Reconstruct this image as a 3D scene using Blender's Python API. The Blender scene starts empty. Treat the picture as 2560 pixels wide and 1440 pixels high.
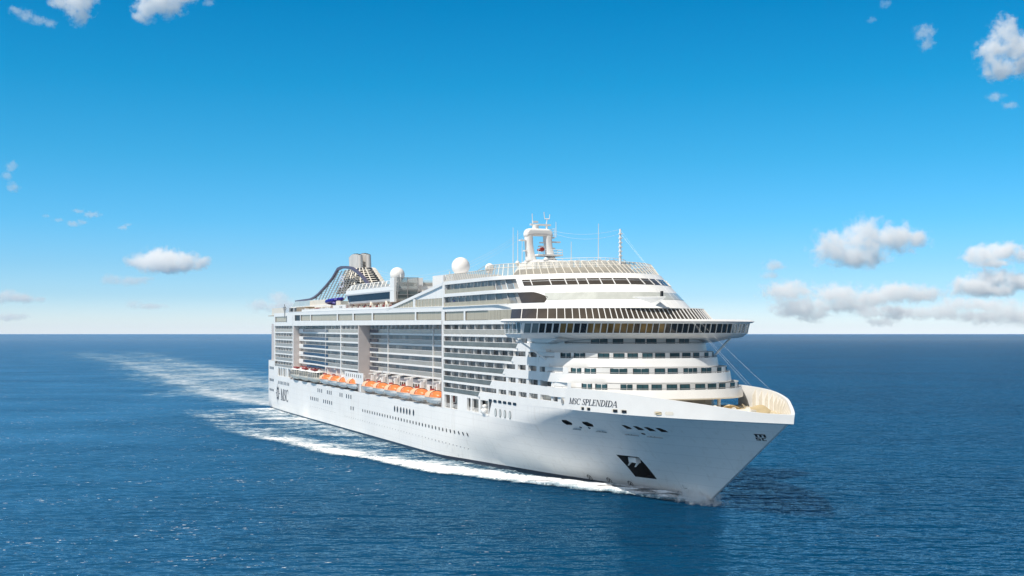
import bpy, bmesh, math, random
from mathutils import Vector, Matrix
random.seed(7)
S = bpy.context.scene
COL = S.collection
R = math.radians

# ------------------------------------------------------------------ camera, sky, sun, exposure
FPX = 3049.0
cam = bpy.data.cameras.new("camera")
cam.sensor_width = 36.0
cam.lens = 36.0 * FPX / 2560.0
cam.shift_y = 115.0 / 2560.0
cam.clip_start = 1.0
cam.clip_end = 600000.0
camo = bpy.data.objects.new("camera", cam)
camo.location = (0, 0, 30)
camo.rotation_euler = (R(90), 0, 0)
COL.objects.link(camo)
S.camera = camo

SUN_EL, SUN_AZ = 57.0, -132.0            # azimuth from the view axis, left is negative
sdir = Vector((math.sin(R(SUN_AZ)) * math.cos(R(SUN_EL)), math.cos(R(SUN_AZ)) * math.cos(R(SUN_EL)), math.sin(R(SUN_EL))))
W = bpy.data.worlds.new("World")
S.world = W
W.use_nodes = True
wn, wl = W.node_tree.nodes, W.node_tree.links
bg = wn["Background"]
sky = wn.new("ShaderNodeTexSky")
sky.sky_type = 'NISHITA'
sky.sun_disc = False
sky.sun_elevation = R(SUN_EL)
sky.sun_rotation = R(SUN_AZ)
sky.altitude = 0
sky.air_density = 1.0
sky.dust_density = 0.35
sky.ozone_density = 3.0
# grade of the clear summer sky by elevation (deep polarised blue overhead of the frame, milky at the sea's edge)
wtc = wn.new("ShaderNodeTexCoord"); wsep = wn.new("ShaderNodeSeparateXYZ"); wl.new(wtc.outputs["Generated"], wsep.inputs[0])
grade = wn.new("ShaderNodeValToRGB")
GR = [(0.0, (1.45, 1.62, 2.2)), (0.010, (1.20, 1.42, 1.88)), (0.03, (.72, 1.10, 1.60)), (0.055, (.52, .99, 1.45)), (0.09, (.32, .95, 1.38)), (0.14, (.17, .90, 1.24)),
      (0.20, (.05, .84, 1.15)), (0.26, (.006, .76, 1.10)), (0.40, (.20, .70, 1.0)), (0.62, (1.25, 1.02, .70)), (1.0, (1.6, 1.15, .70))]  # topmost stops, out of view, whitened to neutralise the light on shaded sides
ce = grade.color_ramp.elements
while len(ce) < len(GR): ce.new(0.5)
for e_, (p_, c_) in zip(ce, GR): e_.position = p_; e_.color = (c_[0] * .4, c_[1] * .4, c_[2] * .4, 1)
wl.new(wsep.outputs[2], grade.inputs[0])
grade2 = wn.new("ShaderNodeValToRGB")                                  # unseen sky behind the camera, brightened and neutralised as added fill for shaded sides
G2 = [(0.0, (1.30, 1.32, 1.65)), (0.06, (1.25, 1.12, 1.20)), (0.15, (1.30, 1.05, .92)), (0.35, (1.6, 1.15, .80)), (0.65, (1.7, 1.2, .72)), (1.0, (1.6, 1.15, .70))]
ce = grade2.color_ramp.elements
while len(ce) < len(G2): ce.new(0.5)
for e_, (p_, c_) in zip(ce, G2): e_.position = p_; e_.color = (c_[0] * .4, c_[1] * .4, c_[2] * .4, 1)
wl.new(wsep.outputs[2], grade2.inputs[0])
wmr = wn.new("ShaderNodeMapRange"); wmr.interpolation_type = 'SMOOTHSTEP'; wmr.inputs["From Min"].default_value = .55; wmr.inputs["From Max"].default_value = -.25; wl.new(wsep.outputs[1], wmr.inputs["Value"])
wmx = wn.new("ShaderNodeMix"); wmx.data_type = 'RGBA'; wl.new(wmr.outputs["Result"], wmx.inputs["Factor"]); wl.new(grade.outputs[0], wmx.inputs["A"]); wl.new(grade2.outputs[0], wmx.inputs["B"])
wm = wn.new("ShaderNodeVectorMath"); wm.operation = 'MULTIPLY'; wl.new(sky.outputs[0], wm.inputs[0]); wl.new(wmx.outputs["Result"], wm.inputs[1])
ws = wn.new("ShaderNodeVectorMath"); ws.operation = 'SCALE'; ws.inputs["Scale"].default_value = 2.5; wl.new(wm.outputs[0], ws.inputs[0])
wl.new(ws.outputs[0], bg.inputs[0])
bg.inputs[1].default_value = 0.11

sl = bpy.data.lights.new("sun", 'SUN')
sl.energy = 5.0
sl.angle = R(0.53)
sl.color = (1.0, 0.94, 0.85)
so = bpy.data.objects.new("sun", sl)
so.rotation_euler = sdir.to_track_quat('Z', 'Y').to_euler()
so.location = (-300, 100, 400)
COL.objects.link(so)

S.view_settings.view_transform = 'Standard'
S.view_settings.look = 'None'
S.view_settings.gamma = 1.0
S.view_settings.exposure = 0.0
S.cycles.use_denoising = True
S.cycles.max_bounces = 40
S.cycles.diffuse_bounces = 3
S.cycles.glossy_bounces = 4
S.cycles.transparent_max_bounces = 16
S.cycles.volume_bounces = 40
S.cycles.sample_clamp_indirect = 8.0

# ------------------------------------------------------------------ materials
def new_mat(name):
    m = bpy.data.materials.new(name)
    m.use_nodes = True
    return m, m.node_tree.nodes, m.node_tree.links, m.node_tree.nodes["Principled BSDF"]

def mat(name, col, rough=0.5, metal=0.0, var=0.06, scale=0.4, bump=0.0, ior=None, stretch=(1, 1, 1)):
    m, n, l, p = new_mat(name)
    p.inputs["Roughness"].default_value = rough
    p.inputs["Metallic"].default_value = metal
    if ior: p.inputs["IOR"].default_value = ior
    tc = n.new("ShaderNodeTexCoord")
    mp = n.new("ShaderNodeMapping"); mp.inputs["Scale"].default_value = stretch
    l.new(tc.outputs["Object"], mp.inputs[0])
    nz = n.new("ShaderNodeTexNoise"); nz.inputs["Scale"].default_value = scale; nz.inputs["Detail"].default_value = 4
    l.new(mp.outputs[0], nz.inputs["Vector"])
    rp = n.new("ShaderNodeValToRGB")
    rp.color_ramp.elements[0].position = 0.3; rp.color_ramp.elements[1].position = 0.7
    rp.color_ramp.elements[0].color = tuple(c * (1 - var) for c in col) + (1,)
    rp.color_ramp.elements[1].color = tuple(min(1, c * (1 + var)) for c in col) + (1,)
    l.new(nz.outputs[0], rp.inputs[0]); l.new(rp.outputs[0], p.inputs["Base Color"])
    if bump:
        b = n.new("ShaderNodeBump"); b.inputs["Strength"].default_value = bump; b.inputs["Distance"].default_value = 0.1
        l.new(nz.outputs[0], b.inputs["Height"]); l.new(b.outputs[0], p.inputs["Normal"])
    return m

def hull_paint():
    m, n, l, p = new_mat("hull white paint")
    p.inputs["Roughness"].default_value = 0.34
    tc = n.new("ShaderNodeTexCoord"); sp = n.new("ShaderNodeSeparateXYZ"); l.new(tc.outputs["Object"], sp.inputs[0])
    nz = n.new("ShaderNodeTexNoise"); nz.inputs["Scale"].default_value = 0.12; nz.inputs["Detail"].default_value = 6
    mp = n.new("ShaderNodeMapping"); mp.inputs["Scale"].default_value = (1, 1, 2.2)
    l.new(tc.outputs["Object"], mp.inputs[0]); l.new(mp.outputs[0], nz.inputs["Vector"])
    rp = n.new("ShaderNodeValToRGB")
    rp.color_ramp.elements[0].color = (0.76, 0.76, 0.75, 1); rp.color_ramp.elements[1].color = (0.85, 0.85, 0.84, 1)
    l.new(nz.outputs[0], rp.inputs[0])
    # plate seams: every 2.75 m of height and every 11 m of length
    def seam(sock, period, w):
        a = n.new("ShaderNodeMath"); a.operation = 'DIVIDE'; l.new(sock, a.inputs[0]); a.inputs[1].default_value = period
        f = n.new("ShaderNodeMath"); f.operation = 'FRACT'; l.new(a.outputs[0], f.inputs[0])
        c = n.new("ShaderNodeMath"); c.operation = 'LESS_THAN'; l.new(f.outputs[0], c.inputs[0]); c.inputs[1].default_value = w / period
        return c.outputs[0]
    mx = n.new("ShaderNodeMath"); mx.operation = 'MAXIMUM'
    l.new(seam(sp.outputs[2], 1.83, 0.10), mx.inputs[0]); l.new(seam(sp.outputs[0], 15.0, 0.14), mx.inputs[1])
    mul = n.new("ShaderNodeMath"); mul.operation = 'MULTIPLY'; mul.inputs[1].default_value = 0.30; l.new(mx.outputs[0], mul.inputs[0])
    mix = n.new("ShaderNodeMix"); mix.data_type = 'RGBA'
    l.new(mul.outputs[0], mix.inputs["Factor"]); l.new(rp.outputs[0], mix.inputs["A"]); mix.inputs["B"].default_value = (0.55, 0.56, 0.57, 1)
    ms_ = n.new("ShaderNodeMapping"); ms_.inputs["Scale"].default_value = (1.1, 1.1, .07); l.new(tc.outputs["Object"], ms_.inputs[0])
    ns_ = n.new("ShaderNodeTexNoise"); ns_.inputs["Scale"].default_value = .9; ns_.inputs["Detail"].default_value = 5; l.new(ms_.outputs[0], ns_.inputs["Vector"])
    rs_ = n.new("ShaderNodeMapRange"); rs_.inputs["From Min"].default_value = .56; rs_.inputs["From Max"].default_value = .78; rs_.inputs["To Max"].default_value = .30; l.new(ns_.outputs[0], rs_.inputs["Value"])
    mst = n.new("ShaderNodeMix"); mst.data_type = 'RGBA'; l.new(rs_.outputs["Result"], mst.inputs["Factor"]); l.new(mix.outputs["Result"], mst.inputs["A"]); mst.inputs["B"].default_value = (.50, .46, .40, 1)
    l.new(mst.outputs["Result"], p.inputs["Base Color"])
    b = n.new("ShaderNodeBump"); b.inputs["Strength"].default_value = 0.25; b.inputs["Distance"].default_value = 0.25
    l.new(nz.outputs[0], b.inputs["Height"]); l.new(b.outputs[0], p.inputs["Normal"])
    return m

HULLW = hull_paint()
WHITE = mat("white paint", (0.80, 0.80, 0.79), 0.42, var=0.03, scale=0.3)
CREAM = mat("cream paint", (0.74, 0.70, 0.62), 0.5, var=0.06, scale=0.6)
DECKC = mat("sandy deck", (0.50, 0.42, 0.28), 0.7, var=0.12, scale=0.8)
TEAK = mat("teak deck", (0.36, 0.25, 0.15), 0.7, var=0.2, scale=0.6)
GREY = mat("grey steel", (0.30, 0.31, 0.32), 0.5, var=0.1)
BLACK = mat("black paint", (0.012, 0.013, 0.016), 0.4, var=0.1)
BOOT = mat("boot topping", (0.016, 0.018, 0.024), 0.35, var=0.3, scale=0.3)
NAVY = mat("navy lettering", (0.008, 0.013, 0.035), 0.5, var=0.05)
PURPLE = mat("purple fin paint", (0.09, 0.08, 0.135), 0.45, var=0.08)
BLUE = mat("blue slide paint", (0.02, 0.015, 0.28), 0.35, var=0.08)
ORANGE = mat("lifeboat orange", (0.80, 0.20, 0.05), 0.38, var=0.06, scale=0.8)
PEACH = mat("sunlit lifeboat orange", (0.85, 0.50, 0.30), 0.4, var=0.1, scale=0.8)  # sunlight on the canopies put into a paler orange
RED = mat("dark red paint", (0.30, 0.03, 0.02), 0.5)
DARKG = mat("dark window glass", (0.012, 0.016, 0.02), 0.06, var=0.3, scale=0.3)
TEAL = mat("teal window glass", (0.035, 0.085, 0.10), 0.08, var=0.35, scale=0.25)
AMBER = mat("amber interior behind glass", (0.16, 0.10, 0.03), 0.08, var=0.6, scale=0.5)
BEIGEG = mat("beige tinted glass", (0.37, 0.33, 0.25), 0.12, var=0.10, scale=0.5, stretch=(3, 1, 0.3))
BROWNG = mat("brown tinted glass", (0.055, 0.045, 0.035), 0.12, var=0.25, scale=0.25)
PALEG = mat("pale grey glass", (0.47, 0.49, 0.46), 0.15, var=0.12, scale=0.5, stretch=(1, 1, 0.3))
GREENG = mat("grey green balustrade glass", (0.16, 0.175, 0.16), 0.1, var=0.2, scale=0.2)
RAILG = mat("pale balustrade glass", (0.37, 0.36, 0.32), 0.15, var=0.08, scale=0.2)
NAVYG = mat("navy balustrade glass", (0.03, 0.05, 0.085), 0.12, var=0.1)
DOORA = mat("grey cabin door glass", (0.36, 0.345, 0.325), 0.4, var=0.12, scale=0.6)
DOORB = mat("slate cabin door glass", (0.21, 0.225, 0.235), 0.3, var=0.18, scale=0.6)
DOORC = mat("curtained cabin door", (0.50, 0.45, 0.41), 0.5, var=0.08, scale=0.8)
DOORD = mat("open cabin doorway", (0.07, 0.07, 0.075), 0.4, var=0.2)
DOORE = mat("drawn pale curtain", (0.66, 0.63, 0.58), 0.6, var=0.08)
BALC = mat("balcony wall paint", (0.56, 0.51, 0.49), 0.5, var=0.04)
ALU = mat("brushed stack metal", (0.60, 0.59, 0.57), 0.45, metal=0.3, var=0.12, scale=0.35, stretch=(2, 2, 0.3))
DOME = mat("radome white", (0.82, 0.80, 0.78), 0.5, var=0.02)
SILVER = mat("clear screen glass", (0.55, 0.58, 0.57), 0.1, var=0.1)
def clear_glass(name, tint, alpha):
    m, n, l, p = new_mat(name)
    p.inputs["Base Color"].default_value = tint + (1,)
    p.inputs["Roughness"].default_value = 0.05
    p.inputs["Alpha"].default_value = alpha
    return m
SCREENG = clear_glass("wind screen glass", (0.42, 0.42, 0.38), 0.45)
TOWERG = clear_glass("lift tower glass", (0.20, 0.27, 0.29), 0.62)

# ------------------------------------------------------------------ ship frame (measured: heading 22 degrees off the view axis, trimmed a little by the bow)
AX = Vector((0.37575853, -0.926707, -0.00443533)); PX = Vector((0.92671611, 0.37576223, 0.0)); UX = Vector((0.00166663, -0.00411029, 0.99999016))
SHIP_O = Vector((-80.137, 499.195, 1.0106))
SHIP_M = Matrix(((AX.x, PX.x, UX.x, SHIP_O.x), (AX.y, PX.y, UX.y, SHIP_O.y), (AX.z, PX.z, UX.z, SHIP_O.z), (0, 0, 0, 1)))
def shipw(x, y, z): return SHIP_M @ Vector((x, y, z))
def sea_z(x): return -1.0106 + 0.00443533 * x          # height of the sea surface in ship coordinates

# ------------------------------------------------------------------ mesh builder
class MB:
    def __init__(s): s.v = []; s.f = []; s.m = []
    def add(s, pts, faces, mi=0):
        o = len(s.v); s.v += [tuple(p) for p in pts]
        s.f += [tuple(i + o for i in f) for f in faces]; s.m += [mi] * len(faces); return s
    def quad(s, a, b, c, d, mi=0): return s.add([a, b, c, d], [(0, 1, 2, 3)], mi)
    def poly(s, pts, mi=0): return s.add(pts, [tuple(range(len(pts)))], mi)
    def box(s, x0, x1, y0, y1, z0, z1, mi=0):
        p = [(x0, y0, z0), (x1, y0, z0), (x1, y1, z0), (x0, y1, z0), (x0, y0, z1), (x1, y0, z1), (x1, y1, z1), (x0, y1, z1)]
        return s.add(p, [(0, 3, 2, 1), (4, 5, 6, 7), (0, 1, 5, 4), (1, 2, 6, 5), (2, 3, 7, 6), (3, 0, 4, 7)], mi)
    def bar(s, a, b, w, h=None, mi=0):
        a, b = Vector(a), Vector(b); d = (b - a).normalized(); h = h or w
        up = Vector((0, 0, 1)) if abs(d.z) < 0.95 else Vector((1, 0, 0))
        r = d.cross(up).normalized() * (w / 2); u = r.cross(d).normalized() * (h / 2)
        p = [a - r - u, a + r - u, a + r + u, a - r + u, b - r - u, b + r - u, b + r + u, b - r + u]
        return s.add(p, [(0, 3, 2, 1), (4, 5, 6, 7), (0, 1, 5, 4), (1, 2, 6, 5), (2, 3, 7, 6), (3, 0, 4, 7)], mi)
    def tube(s, a, b, r, n=8, r2=None, mi=0):
        a, b = Vector(a), Vector(b); d = (b - a).normalized(); r2 = r if r2 is None else r2
        up = Vector((0, 0, 1)) if abs(d.z) < 0.95 else Vector((1, 0, 0))
        x = d.cross(up).normalized(); y = d.cross(x)
        p = [a + (x * math.cos(t) + y * math.sin(t)) * r for t in (2 * math.pi * i / n for i in range(n))]
        p += [b + (x * math.cos(t) + y * math.sin(t)) * r2 for t in (2 * math.pi * i / n for i in range(n))]
        return s.add(p, [(i, (i + 1) % n, n + (i + 1) % n, n + i) for i in range(n)] + [tuple(range(n))[::-1], tuple(range(n, 2 * n))], mi)
    def path(s, pts, r, n=5, mi=0):
        for a, b in zip(pts, pts[1:]): s.tube(a, b, r, n, mi=mi)
        return s
    def grid(s, fn, us, vs, mi=0):
        p = [fn(u, v) for u in us for v in vs]; nv = len(vs)
        return s.add(p, [(i * nv + j, (i + 1) * nv + j, (i + 1) * nv + j + 1, i * nv + j + 1) for i in range(len(us) - 1) for j in range(nv - 1)], mi)
    def loft(s, rings, closed=True, caps=True, mi=0):
        n = len(rings[0]); p = [q for r in rings for q in r]; k = n if closed else n - 1
        f = [(i * n + j, i * n + (j + 1) % n, (i + 1) * n + (j + 1) % n, (i + 1) * n + j) for i in range(len(rings) - 1) for j in range(k)]
        if caps: f += [tuple(range(n))[::-1], tuple(range((len(rings) - 1) * n, len(rings) * n))]
        return s.add(p, f, mi)
    def sphere(s, c, r, nu=20, nv=12, sz=1.0, mi=0):
        return s.grid(lambda u, v: (c[0] + r * math.cos(u) * math.sin(v), c[1] + r * math.sin(u) * math.sin(v), c[2] + r * sz * math.cos(v)),
                      [2 * math.pi * i / nu for i in range(nu + 1)], [math.pi * j / nv for j in range(nv + 1)], mi)
    def holed(s, fn, u0, u1, v0, v1, holes, depth, du=4.0, mi=0, dv=9.0):
        us = {u0, u1}; vs = {v0, v1}
        for a, b, c, d in holes: us |= {max(a, u0), min(b, u1)}; vs |= {max(c, v0), min(d, v1)}
        us = sorted(us); vs = sorted(vs)
        def fill(L, st):
            o = []
            for a, b in zip(L, L[1:]):
                k = max(1, math.ceil((b - a) / st)); o += [a + (b - a) * i / k for i in range(k)]
            return o + [L[-1]]
        us = fill(us, du); vs = fill(vs, dv)
        for a, b in zip(us, us[1:]):
            for c, d in zip(vs, vs[1:]):
                m, q = (a + b) / 2, (c + d) / 2
                if any(h[0] < m < h[1] and h[2] < q < h[3] for h in holes): continue
                s.quad(fn(a, c, 0), fn(b, c, 0), fn(b, d, 0), fn(a, d, 0), mi)
        for h0, h1, c, d in holes:
            hu = [u for u in us if h0 - 1e-6 <= u <= h1 + 1e-6]
            for a, b in zip(hu, hu[1:]):
                s.quad(fn(a, c, 0), fn(b, c, 0), fn(b, c, depth), fn(a, c, depth), mi)
                s.quad(fn(a, d, 0), fn(b, d, 0), fn(b, d, depth), fn(a, d, depth), mi)
            for u in (h0, h1):
                s.quad(fn(u, c, 0), fn(u, d, 0), fn(u, d, depth), fn(u, c, depth), mi)
        return s
    def build(s, name, mats, parent=None, smooth=False, weld=False):
        me = bpy.data.meshes.new(name); me.from_pydata(s.v, [], s.f)
        mats = mats if isinstance(mats, (list, tuple)) else [mats]
        for m in mats: me.materials.append(m)
        for p, i in zip(me.polygons, s.m): p.material_index = i
        if weld or smooth:
            bm = bmesh.new(); bm.from_mesh(me)
            if weld: bmesh.ops.remove_doubles(bm, verts=bm.verts, dist=0.002)
            bmesh.ops.recalc_face_normals(bm, faces=bm.faces); bm.to_mesh(me); bm.free()
        if smooth:
            for p in me.polygons: p.use_smooth = True
        me.update()
        o = bpy.data.objects.new(name, me); COL.objects.link(o)
        if parent: o.parent = parent
        return o

def tag(o, label=None, cat=None, group=None, kind=None):
    for k, v in (("label", label), ("category", cat), ("group", group), ("kind", kind)):
        if v: o[k] = v
    return o
def empty(name, m=None):
    o = bpy.data.objects.new(name, None); COL.objects.link(o); o.empty_display_size = 2
    if m is not None: o.matrix_world = m
    return o
def sm_by_angle(o, deg=40):
    me = o.data
    for p in me.polygons: p.use_smooth = True
    me.set_sharp_from_angle(angle=R(deg))
def many(name, items, mats, parent, cap=100):
    """items: (importance, builder). The most important become parts of their own, the rest one part."""
    items = sorted(items, key=lambda t: -t[0])
    for _, b in items[:cap]: b.build(name, mats, parent)
    if len(items) > cap:
        r = MB()
        for _, b in items[cap:]:
            o = len(r.v); r.v += b.v; r.f += [tuple(i + o for i in f) for f in b.f]; r.m += b.m
        q = r.build(name, mats, parent); q["kind"] = "stuff"
def lerp(x, T):
    if x <= T[0][0]: return T[0][1]
    for (a, b), (c, d) in zip(T, T[1:]):
        if x <= c: return b + (d - b) * (x - a) / (c - a)
    return T[-1][1]
def smooth(x, T):
    """monotone cubic through the points of T"""
    n = len(T)
    if x <= T[0][0]: return T[0][1]
    if x >= T[-1][0]: return T[-1][1]
    d = [(T[i + 1][1] - T[i][1]) / (T[i + 1][0] - T[i][0]) for i in range(n - 1)]
    def tan(i):
        if i == 0: return d[0]
        if i == n - 1: return d[-1]
        return 0.0 if d[i - 1] * d[i] <= 0 else 2 * d[i - 1] * d[i] / (d[i - 1] + d[i])
    for i in range(n - 1):
        if x <= T[i + 1][0]:
            h = T[i + 1][0] - T[i][0]; t = (x - T[i][0]) / h; a, b = tan(i), tan(i + 1)
            return (2 * t ** 3 - 3 * t * t + 1) * T[i][1] + (t ** 3 - 2 * t * t + t) * h * a + (3 * t * t - 2 * t ** 3) * T[i + 1][1] + (t ** 3 - t * t) * h * b
def arange(a, b, n): return [a + (b - a) * i / n for i in range(n + 1)]

ship = empty("cruise_ship", SHIP_M)
tag(ship, "huge white cruise ship with rows of balconies, underway on the blue sea", "cruise ship")

# ------------------------------------------------------------------ hull
B0 = [(0, 19), (.124, 18.7), (.257, 16.4), (.42, 13.4), (.59, 10.2), (.75, 5.9), (.87, 2.9), (.95, 1.2), (1, .25)]
B1 = [(0, 19), (.534, 18.9), (.65, 18.5), (.725, 17.4), (.786, 15.6), (.85, 12.6), (.90, 8.9), (.947, 5.0), (.975, 2.6), (.992, 1.1), (1, 0.25)]
def stem(z): return 305.0 + 1.53 * max(z, -2.5) if z > 0 else 305.0 + 0.9 * z
def hb(x, z):
    st = stem(z)
    if x <= 200: b = 19.0
    else:
        s = min(1.0, (x - 200) / (st - 200)); t = max(0.0, min(1.0, z / lerp(x, [(200, 8.0), (246, 11.5), (270, 13.5), (292, 16.4)])))
        w_ = max(0.0, min(1.0, (x - 258) / 26)); g = w_ * t ** 1.45 + (1 - w_) * t * t * (3 - 2 * t)
        b = smooth(s, B0) * (1 - g) + smooth(s, B1) * g
    if z < 0: b *= 1 + 0.02 * z
    if x < 30: b *= 1 - 0.035 * ((30 - x) / 36.0) ** 2
    if x < 40 and z < 2: b -= 0.10 * (2 - z) ** 1.3 * ((40 - x) / 46.0)
    return b
def boot(x): return sea_z(x) + lerp(x, [(-6, .55), (100, .75), (210, .95), (270, 1.15), (305, .8), (330, .6)])
def hull_rings(zs_fn, stations):
    rings = []
    for s in stations:
        zs = zs_fn(s)
        stb = [(xs_, -hb(xs_, z), z) for xs_, z in zs]; prt = [(xs_, hb(xs_, z), z) for xs_, z in zs][::-1]
        rings.append(stb + prt)
    return rings
FW = [i / 46 for i in range(1, 47)]
def xat(s, z):                       # s <= 200 is plain X, above it a share of the way to the stem
    return s if s <= 200 else 200 + (s - 200) * (stem(z) - 200)
ST = arange(-6, 200, 24) + [200 + 1.0 * (1 - (1 - f) ** 1.35) for f in FW]
def lower_z(s):
    x = min(s, 300) if s <= 200 else 200 + (s - 200) * 105
    zb = boot(x)
    return [(xat(s, z), z) for z in [zb, zb + .8, 2.6, 4.2, 6, 8, 10, 12.3]]
def boot_z(s):
    x = min(s, 300) if s <= 200 else 200 + (s - 200) * 105
    zb = boot(x)
    return [(xat(s, z), z) for z in [-7, -4, -2, zb]]
low = MB().loft(hull_rings(lower_z, ST)).build("hull", HULLW, ship, weld=True, smooth=True)
MB().loft(hull_rings(boot_z, ST)).build("boot_top", BOOT, ship, weld=True, smooth=True)
def fc_z(s): return [(xat(s, z), z) for z in [12.3, 13.4, 14.6, 15.6, 16.3]]
FS = (246.5 - 200) / (stem(12.3) - 200)
STF = [200 + f for f in [FS] + [FS + (1 - FS) * (1 - (1 - i / 40) ** 1.35) for i in range(1, 41)]]
fore = MB().loft(hull_rings(fc_z, STF)).build("forecastle", HULLW, ship, weld=True, smooth=True)

# cut openings out of the solid hull
def cut(target, prisms):
    dg = None
    mb = MB()
    for pts, n_in, n_out in prisms:      # pts (x, z) outline; y from n_out to n_in
        a = [(x, n_out, z) for x, z in pts]; b = [(x, n_in, z) for x, z in pts]
        mb.loft([a, b])
    c = mb.build("cutter", BLACK, ship, weld=False)  # black lining puts the recesses' inner shade into their colour
    bm = bmesh.new(); bm.from_mesh(c.data); bmesh.ops.recalc_face_normals(bm, faces=bm.faces); bm.to_mesh(c.data); bm.free()
    md = target.modifiers.new("cut", 'BOOLEAN'); md.operation = 'DIFFERENCE'; md.solver = 'EXACT'; md.object = c
    try: md.material_mode = 'TRANSFER'
    except Exception: pass
    bpy.context.view_layer.update()
    me = bpy.data.meshes.new_from_object(target.evaluated_get(bpy.context.evaluated_depsgraph_get()))
    target.modifiers.remove(md)
    if len(me.polygons) > 50: target.data = me
    bpy.data.objects.remove(c)
def ell(x, z, a, b, n=12, lean=0.0): return [(x + a * math.cos(2 * math.pi * i / n) + lean * math.sin(2 * math.pi * i / n), z + b * math.sin(2 * math.pi * i / n)) for i in range(n)]
# anchor pocket (parallelogram)
AP = [(288.5, 7.7), (294.4, 7.75), (294.6, 3.55), (288.8, 3.45)]
def hbx(x, z, k=1.0): return hb(x, z)
FAIR = [[(281.6, 13.95), (283.2, 14.0), (284.1, 13.5), (283.6, 13.05), (281.9, 13.0), (281.3, 13.5)],
        [(287.7, 14.0), (289.3, 14.05), (290.2, 13.6), (289.8, 13.15), (288.1, 13.1), (287.5, 13.6)]]
for q in (298.9, 301.7, 304.2, 306.7):
    FAIR.append([(q - .1, 14.12), (q + .9, 14.15), (q + 1.6, 13.8), (q + 1.75, 13.46), (q + .3, 13.42)])
SMALLF = [ell(285.6, 12.75, .35, .16, 8), ell(288.1, 12.8, .35, .16, 8), ell(302.1, 12.72, .5, .17, 8)]
def both(L, depth):
    o = []
    for pts in L:
        x = sum(p[0] for p in pts) / len(pts); z = sum(p[1] for p in pts) / len(pts); b = hb(x, z)
        for sg in (-1, 1): o.append((pts, sg * max(b - depth, 0.5), sg * (b + 6)))
    return o
cut(low, both([AP], 4.2))
cut(fore, both(FAIR + SMALLF, 2.4))
for o_ in (low, fore): sm_by_angle(o_, 28)

# ------------------------------------------------------------------ bulwark round the foredeck
BUL = [(246.5, 19)] + [(x, hb(x, 16.3) + .01) for x in (262, 270, 276, 282, 288, 294, 300, 306, 311)] + [(315, 10.4), (320, 7.5), (324, 5.1), (328, 2.5), (330.4, .8), (331.5, 0)]
BZ = [(246.5, 20.4), (288, 20.3), (300, 20.05), (311, 19.4), (320, 18.55), (325, 17.95), (328, 17.75), (331.5, 17.7)]
def bulpt(t, side, off=0.0):            # t runs 0 at the bridge to 1 at the tip
    x = 287.4 + (331.5 - 287.4) * (1 - (1 - t) ** 1.9)
    return x, side * max(0, smooth(x, BUL) - off)
def bulw(t, side):
    x, y = bulpt(t, side); zt = smooth(x, BZ); inw = .45
    x2, y2 = bulpt(t, side, inw); xk = x - .25 if x > 300 else x
    yk = y
    return [(x - .2 * (t > .5), yk, 16.25), (x - .1 * (t > .5), (y + yk) / 2, 17.1), (x, y, zt - .18), (x + .02, y, zt), (x2 - .45 * t, y2, zt), (x2 - .45 * t, y2, zt - .18), (x2 - .6 * t, y2, 16.1)]
TT = arange(0, 1, 60)
rings = [bulw(t, -1) for t in TT] + [bulw(t, 1) for t in TT[::-1][1:]]
bo = MB().loft(rings, closed=True, caps=True).build("bulwark", WHITE, ship, weld=True); sm_by_angle(bo, 30)
# openings in the bulwark foot: pale slots with a dark inside
for k, (xa, xb, z) in enumerate([(290.6, 291.9, 16.75), (292.4, 293.8, 16.75), (299.8, 301.4, 16.85), (302.0, 303.6, 16.85), (309.4, 311.0, 16.95), (311.6, 313.2, 17.0)]):
    for sg in (-1, 1):
        m = MB(); n = 16
        c = []
        for i in range(n):
            a = 2 * math.pi * i / n; ex = .30
            x = (xb - .3 if math.cos(a) > 0 else xa + .3) + .3 * math.cos(a); zz = z + .3 * math.sin(a)
            c.append((x, sg * (smooth(x, BUL) + .03), zz))
        m.poly(c)
        if sg < 0:
            c2 = [(max(min(x, xb - .2), xa + .45) + .15, y - .015, min(zz, z + .2) if k < 5 else z) for x, y, zz in c]
            if k < 5: m.poly([(x, y, zz) for x, y, zz in c2], 1)
        m.build("mooring_port", [CREAM, BLACK if k < 4 else DECKC], ship)
# stiffener ribs inside
for sg in (-1, 1):
    for k in range(20):
        t = .10 + k * .043
        x, y = bulpt(t, sg, .5); x3, y3 = bulpt(t, sg, 1.15); zt = smooth(x, BZ)
        MB().bar((x - .5 * t, y, zt - .35), (x - .7 * t, y, 16.1), .12, .1).loft([[(x - .6 * t - .06, y, zt - .3), (x - .6 * t + .06, y, zt - .3), (x - .6 * t + .06, y, 16.1), (x - .6 * t - .06, y, 16.1)],
            [(x3 - .6 * t - .06, y3, zt - 1.6), (x3 - .6 * t + .06, y3, zt - 1.6), (x3 - .6 * t + .06, y3, 16.1), (x3 - .6 * t - .06, y3, 16.1)]]).build("bulwark_rib", CREAM, ship)
dk = MB()
for sg in (1,):
    pts = [bulpt(t, -1, .5) for t in TT] + [bulpt(t, 1, .5) for t in TT[::-1]]
    dk.poly([(x - .5, y, 16.38) for x, y in pts])
dk.build("foredeck", DECKC, ship)

# ------------------------------------------------------------------ deck levels
def ceil_(k): return 32.2 - 2.745 * k
def floor_(k): return ceil_(k) - 2.245
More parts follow.
